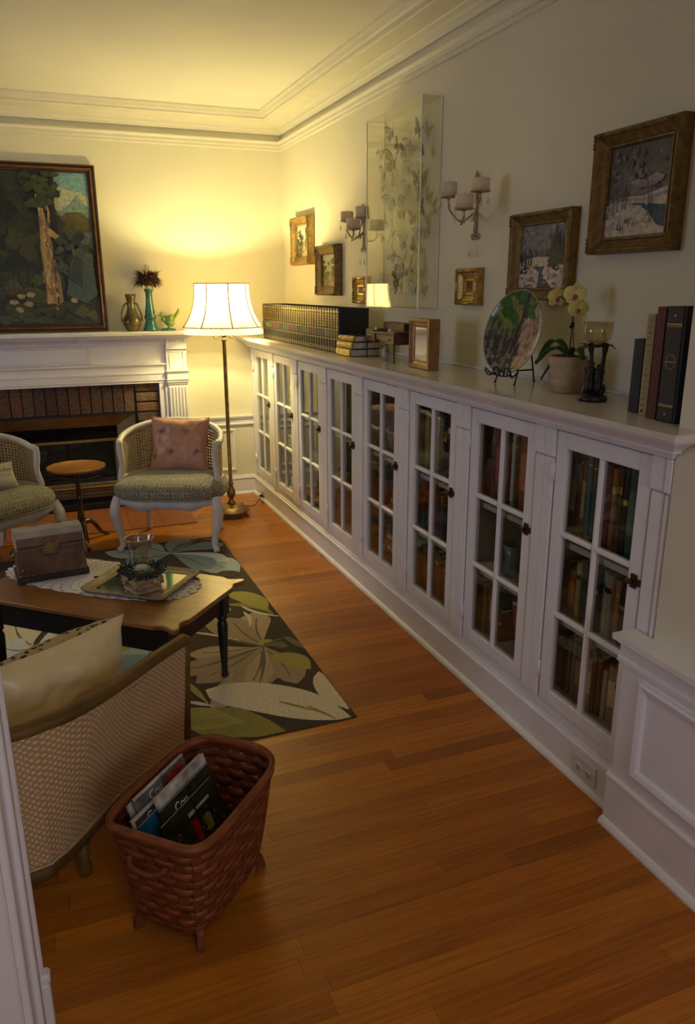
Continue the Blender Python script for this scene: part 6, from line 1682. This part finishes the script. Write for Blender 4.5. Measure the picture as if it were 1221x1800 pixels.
for z in (.040,.0445,.236,.2405):
    MB().box(-ta*.40,ta*.34,yy_,-.003,z,z+(.0022 if z in (.040,.2405) else .001)).build('gold_line', GOLDLINE, oa)
for z in (.020,.262): 
    o = MB().lathe([(.0032,0),(.0028,.0012),(.0005,.002)],12).build('rivet', mat('silver_rivet',(.75,.72,.65),.25,1.0), oa); o.location=(-.002,-.003,z); o.rotation_euler=(PI/2,0,0)
m = MB(); m.tube([((.0158+.0012*math.cos(12*2*PI*k/96))*math.cos(2*PI*k/96)-.002, yy_, .150+(.0175+.0012*math.cos(12*2*PI*k/96))*math.sin(2*PI*k/96)) for k in range(96)], .0006, 4, True); m.build('badge_ring', GOLDLINE, oa)
text_part('badge_lettering', 'PHOTOS', .0062, GOLDLINE, oa, (-.002,yy_,.150), (PI/2,0,0))

# ================================================================== INSIDE THE BOOKCASE
shelf_names = ('bottom','middle','top')
unit_name = {0:'unit in the lamp corner',1:'second unit from the lamp',2:'third unit from the lamp',3:'fourth unit from the lamp',4:'fifth unit from the lamp',5:'third unit from the wainscot',6:'second unit from the wainscot',7:'unit nearest the wainscot'}
cname = {'red':(.16,.022,.016),'dark red':(.085,.016,.012),'green':(.035,.085,.05),'olive':(.12,.11,.03),'tan':(.30,.21,.10),'brown':(.10,.055,.025),'black':(.014,.013,.012),'navy':(.02,.025,.06),'blue':(.05,.08,.15),'cream':(.46,.40,.28),'orange':(.34,.12,.03),'grey':(.16,.15,.13),'yellow':(.40,.30,.06),'teal':(.03,.13,.12),'white':(.52,.49,.44),'rust':(.24,.075,.03)}
used = {}
def shelf_books(ui, si, seq, x_start=-.205, spine=None, hmax=None):
    """stand a row of books left to right on a shelf"""
    yc = D0 + .1525 + DP*(7-ui); x = x_start; z = SHELF[si]+.0006
    room = (SHELF[si+1]-.02 if si < 2 else 1.085) - SHELF[si] - .012
    n = 0
    for c, th, hf in seq:
        h = min(room, room*hf); th_ = th
        n += 1; key = (ui,si,c); used[key] = used.get(key,0)+1; k = used[key]
        nth = {1:'',2:'second ',3:'third ',4:'fourth ',5:'fifth ',6:'sixth ',7:'seventh '}[k]
        lab = '%s%s book on the %s shelf, %s' % (nth, c, shelf_names[si], unit_name[ui])
        sx = spine if spine is not None else CF+.055+rr.uniform(0,.015)
        r = thing('shelf_book', lab, 'book', (sx, yc-(x+th_/2), z), -PI/2, 'books behind glass')
        col = cname[c]; q = rr.uniform(.85,1.15)
        b_ = []
        t = rr.random()
        if t < .45: b_ = [(.72,.80,None if t<.2 else cname['black'])] if c not in ('black',) else [(.6,.66,None)]
        elif t < .75: b_ = [(.10,.115,None),(.86,.875,None)]
        elif t < .9: b_ = [(.30,.75,tuple(min(1,v*2.2+.03) for v in col))]
        book_parts(r, th_*.96, h, min(.15,.13+rr.uniform(0,.02)), tuple(v*q for v in col), b_)
        x += th_+.0006
    return x
B_ = shelf_books
# nearest unit
B_(7,2,[('brown',.028,.82),('rust',.024,.85),('tan',.02,.78),('teal',.026,.86),('green',.022,.84),('brown',.03,.80),('red',.034,.80),('orange',.022,.78),('olive',.024,.80),('black',.022,.82),('green',.03,.84),('teal',.02,.82),('dark red',.026,.78),('rust',.024,.80),('brown',.03,.74),('red',.024,.76)])
B_(7,1,[('brown',.03,.78),('orange',.034,.72),('yellow',.022,.86),('black',.036,.88),('brown',.03,.84),('black',.024,.92),('grey',.022,.92),('white',.03,.90),('orange',.026,.86),('black',.034,.84),('dark red',.03,.88),('black',.03,.8),('grey',.028,.85)])
B_(7,0,[('blue',.02,.95),('navy',.034,.95),('olive',.016,.88),('yellow',.014,.86),('teal',.014,.86),('brown',.05,.82),('tan',.026,.72),('brown',.022,.9),('rust',.02,.84),('white',.02,.70),('tan',.036,.80),('cream',.024,.76),('brown',.05,.78),('brown',.036,.72)])
# second unit
B_(6,2,[('dark red',.05,.86),('red',.026,.80),('red',.03,.84),('red',.032,.82),('dark red',.028,.86),('white',.032,.84),('grey',.014,.80),('rust',.07,.86),('brown',.05,.7),('dark red',.04,.82)])
B_(6,0,[('brown',.03,.78),('tan',.024,.80),('brown',.024,.84),('tan',.03,.82),('blue',.022,.84),('black',.03,.5)])
# third unit
B_(5,2,[('olive',.03,.84),('cream',.024,.80),('olive',.028,.84),('yellow',.024,.82),('tan',.03,.84),('brown',.03,.8),('black',.04,.78),('dark red',.03,.82),('red',.036,.80),('dark red',.034,.84),('brown',.03,.8)])
B_(5,1,[('grey',.03,.9),('navy',.03,.84),('rust',.024,.86),('brown',.03,.8),('dark red',.05,.84),('brown',.04,.82),('black',.03,.8),('tan',.03,.78),('brown',.04,.84)])
B_(5,0,[('black',.03,.8),('rust',.03,.84),('brown',.04,.86),('dark red',.03,.8),('brown',.05,.84),('rust',.04,.82),('orange',.03,.8),('brown',.04,.76)])
# fifth, fourth and third from the lamp
B_(4,1,[('brown',.03,.84),('dark red',.03,.8),('brown',.04,.84),('black',.03,.82)])
B_(3,1,[('dark red',.03,.84),('brown',.03,.82),('dark red',.04,.84),('brown',.03,.8),('rust',.03,.82),('dark red',.03,.8),('brown',.04,.84)], x_start=-.06)
B_(3,0,[('brown',.04,.8),('rust',.03,.84),('brown',.04,.82),('tan',.03,.8)], x_start=-.02)
B_(3,2,[('grey',.03,.8),('black',.03,.84),('brown',.03,.8),('dark red',.03,.78)], x_start=.02)
# leaning white-backed book and objects on the second unit
def unit_obj(ui, x, si): return Vector((CF+.06, D0+.1525+DP*(7-ui)-x, SHELF[si]+.0006))
p = unit_obj(6,.085,0)
lb = thing('leaning_book', 'white and red book leaning sideways on the bottom shelf, second unit from the wainscot', 'book', p, rot=(0,math.radians(-12),-PI/2)); lb.location.z += .005
book_parts(lb, .03, .20, .14, (.50,.46,.40), [(.2,.95,(.30,.04,.03))])
def flat_stack(ui, x, si, cols, w=.17):
    p = unit_obj(ui,x,si); z = p.z
    for k, c in enumerate(cols):
        h = rr.uniform(.02,.034); key=(ui,si,'flat',c); used[key]=used.get(key,0)+1; nth = {1:'',2:'second ',3:'third ',4:'fourth '}[used[key]]
        r = thing('flat_book', '%s%s book lying flat on the %s shelf, %s' % (nth,c,shelf_names[si],unit_name[ui]), 'book', (p.x+rr.uniform(-.008,.01),p.y+rr.uniform(-.008,.008),z), -PI/2+rr.uniform(-.06,.06), 'books behind glass')
        ww = w*rr.uniform(.88,1)
        m = MB(); m.prism([(.004,0),(.0,.003),(-.001,h/2),(0,h-.003),(.004,h),(.14,h),(.14,h-.002),(.006,h-.002),(.006,.002),(.14,.002),(.14,0)], 'x', -ww/2, ww/2); o = m.build('cover', BOOK, r); o.color = (*cname[c],1)
        MB().box(-ww/2+.003,ww/2-.003,.0065,.137,.0024,h-.0024).build('page_block', PAPER, r)
        z += h+.0005
    return z
flat_stack(4,.07,1,['orange','white','tan']); flat_stack(4,.06,0,['rust','brown','white','tan','white','grey','rust'],.22)
flat_stack(4,-.145,0,['brown','tan','brown'],.11)
flat_stack(3,-.138,1,['tan','brown'],.11); flat_stack(2,.0,0,['brown','rust','orange'],.20)
# woven tray basket and folded textiles
WICK2 = mat('pale_wicker', (.34,.23,.11), .7, var=.35, scale=60, bump=.6)
p = unit_obj(4,.02,2)
wb = thing('wicker_basket', 'shallow tan wicker basket on the top shelf, fifth unit from the lamp', 'basket', (p.x+.085,p.y,p.z))
m = MB(); m.lathe([(.001,0),(.075,0),(.085,.01)],40); m.build('base', WICK2, wb)
for k in range(8):
    R = .085+.0025*k; MB().tube([((R+.0035*math.cos(14*2*PI*i/112+PI*k))*math.cos(2*PI*i/112)*.9,(R+.0035*math.cos(14*2*PI*i/112+PI*k))*math.sin(2*PI*i/112)*1.5,.014+k*.012) for i in range(112)], .006, 5, True).build('weaver', WICK2, wb)
MB().tube([(.106*math.cos(2*PI*i/64)*.9,.106*math.sin(2*PI*i/64)*1.5,.112) for i in range(64)], .009, 8, True).build('rim', mat('pale_rim',(.46,.36,.20),.6,var=.2), wb)
LINEN = mat('white_linen', (.62,.58,.48), .85, var=.06, scale=30, bump=.3)
def linen(ui, x, si, w, h, label, col=None):
    p = unit_obj(ui,x,si)
    r = thing('folded_linen', label, 'linen', (p.x,p.y,p.z), -PI/2, 'folded linens')
    k = 4
    for i in range(k):
        z0 = h*i/k; e = rr.uniform(0,.006)
        m = MB(); m.prism([(.006+e,z0),(e,z0+h/k*.25),(e,z0+h/k*.75),(.006+e,z0+h/k*.97),(.15,z0+h/k*.97),(.15,z0)], 'x', -w/2+e, w/2-e); m.build('fold', col or LINEN, r)
linen(1,.04,2,.26,.16,'tall stack of folded white linens on the top shelf, second unit from the lamp')
linen(0,.02,2,.28,.10,'folded white cloth on the top shelf, unit in the lamp corner')
linen(1,-.02,1,.28,.08,'folded white cloth on the middle shelf, second unit from the lamp')
linen(0,.0,1,.26,.09,'folded white cloth on the middle shelf, unit in the lamp corner')
linen(4,-.165,2,.07,.05,'small folded cloth beside the wicker basket, fifth unit from the lamp', mat('tan_cloth',(.26,.18,.09),.9,var=.2))
linen(2,-.09,1,.17,.06,'folded white cloth on the middle shelf, third unit from the lamp')
def jar(ui, x, si, prof, m_, name, label, cat):
    p = unit_obj(ui,x,si); return tag(MB().lathe(prof,24).build(name, m_, None, True, (p.x+.05,p.y,p.z)), label, cat)
jar(2,.08,2,[(.001,0),(.04,0),(.055,.03),(.05,.09),(.03,.12),(.034,.15),(.001,.15)], mat('orange_glaze',(.40,.17,.04),.3,var=.3), 'ginger_jar', 'orange glazed jar on the top shelf, third unit from the lamp', 'jar')
jar(2,.09,1,[(.001,0),(.03,0),(.05,.04),(.055,.09),(.03,.14),(.04,.19),(.036,.19),(.001,.18)], mat('yellow_glaze',(.50,.36,.02),.3,var=.2), 'yellow_vase', 'bright yellow vase on the middle shelf, third unit from the lamp', 'vase')
jar(2,-.06,2,[(.001,0),(.03,0),(.04,.02),(.04,.14),(.02,.17),(.02,.20),(.001,.20)], mat('green_glass_glaze',(.05,.10,.07),.2,var=.3), 'green_bottle', 'green bottle on the top shelf, third unit from the lamp', 'bottle')
jar(6,-.04,1,[(.001,0),(.045,0),(.05,.02),(.035,.07),(.05,.12),(.046,.12),(.001,.03)], mat('grey_glaze',(.14,.16,.16),.25,var=.4), 'grey_vase', 'grey green glazed bowl vase on the middle shelf, second unit from the wainscot', 'vase')
jar(6,.09,1,[(.001,0),(.05,0),(.065,.02),(.07,.05),(.066,.05),(.001,.02)], mat('dark_green_glaze',(.04,.07,.06),.2,var=.5), 'green_bowl', 'dark green bowl on the middle shelf, second unit from the wainscot', 'bowl')
jar(0,.0,0,[(.001,0),(.05,0),(.075,.03),(.085,.08),(.082,.08),(.001,.03)], mat('cream_china',(.6,.56,.45),.2,var=.05), 'china_bowl', 'cream china bowl on the bottom shelf, unit in the lamp corner', 'bowl')
jar(1,.03,0,[(.001,0),(.05,0),(.08,.02),(.085,.09),(.05,.12),(.045,.13),(.001,.13)], mat('cream_china',(.6,.56,.45),.2,var=.05), 'china_tureen', 'cream china tureen on the bottom shelf, second unit from the lamp', 'bowl')
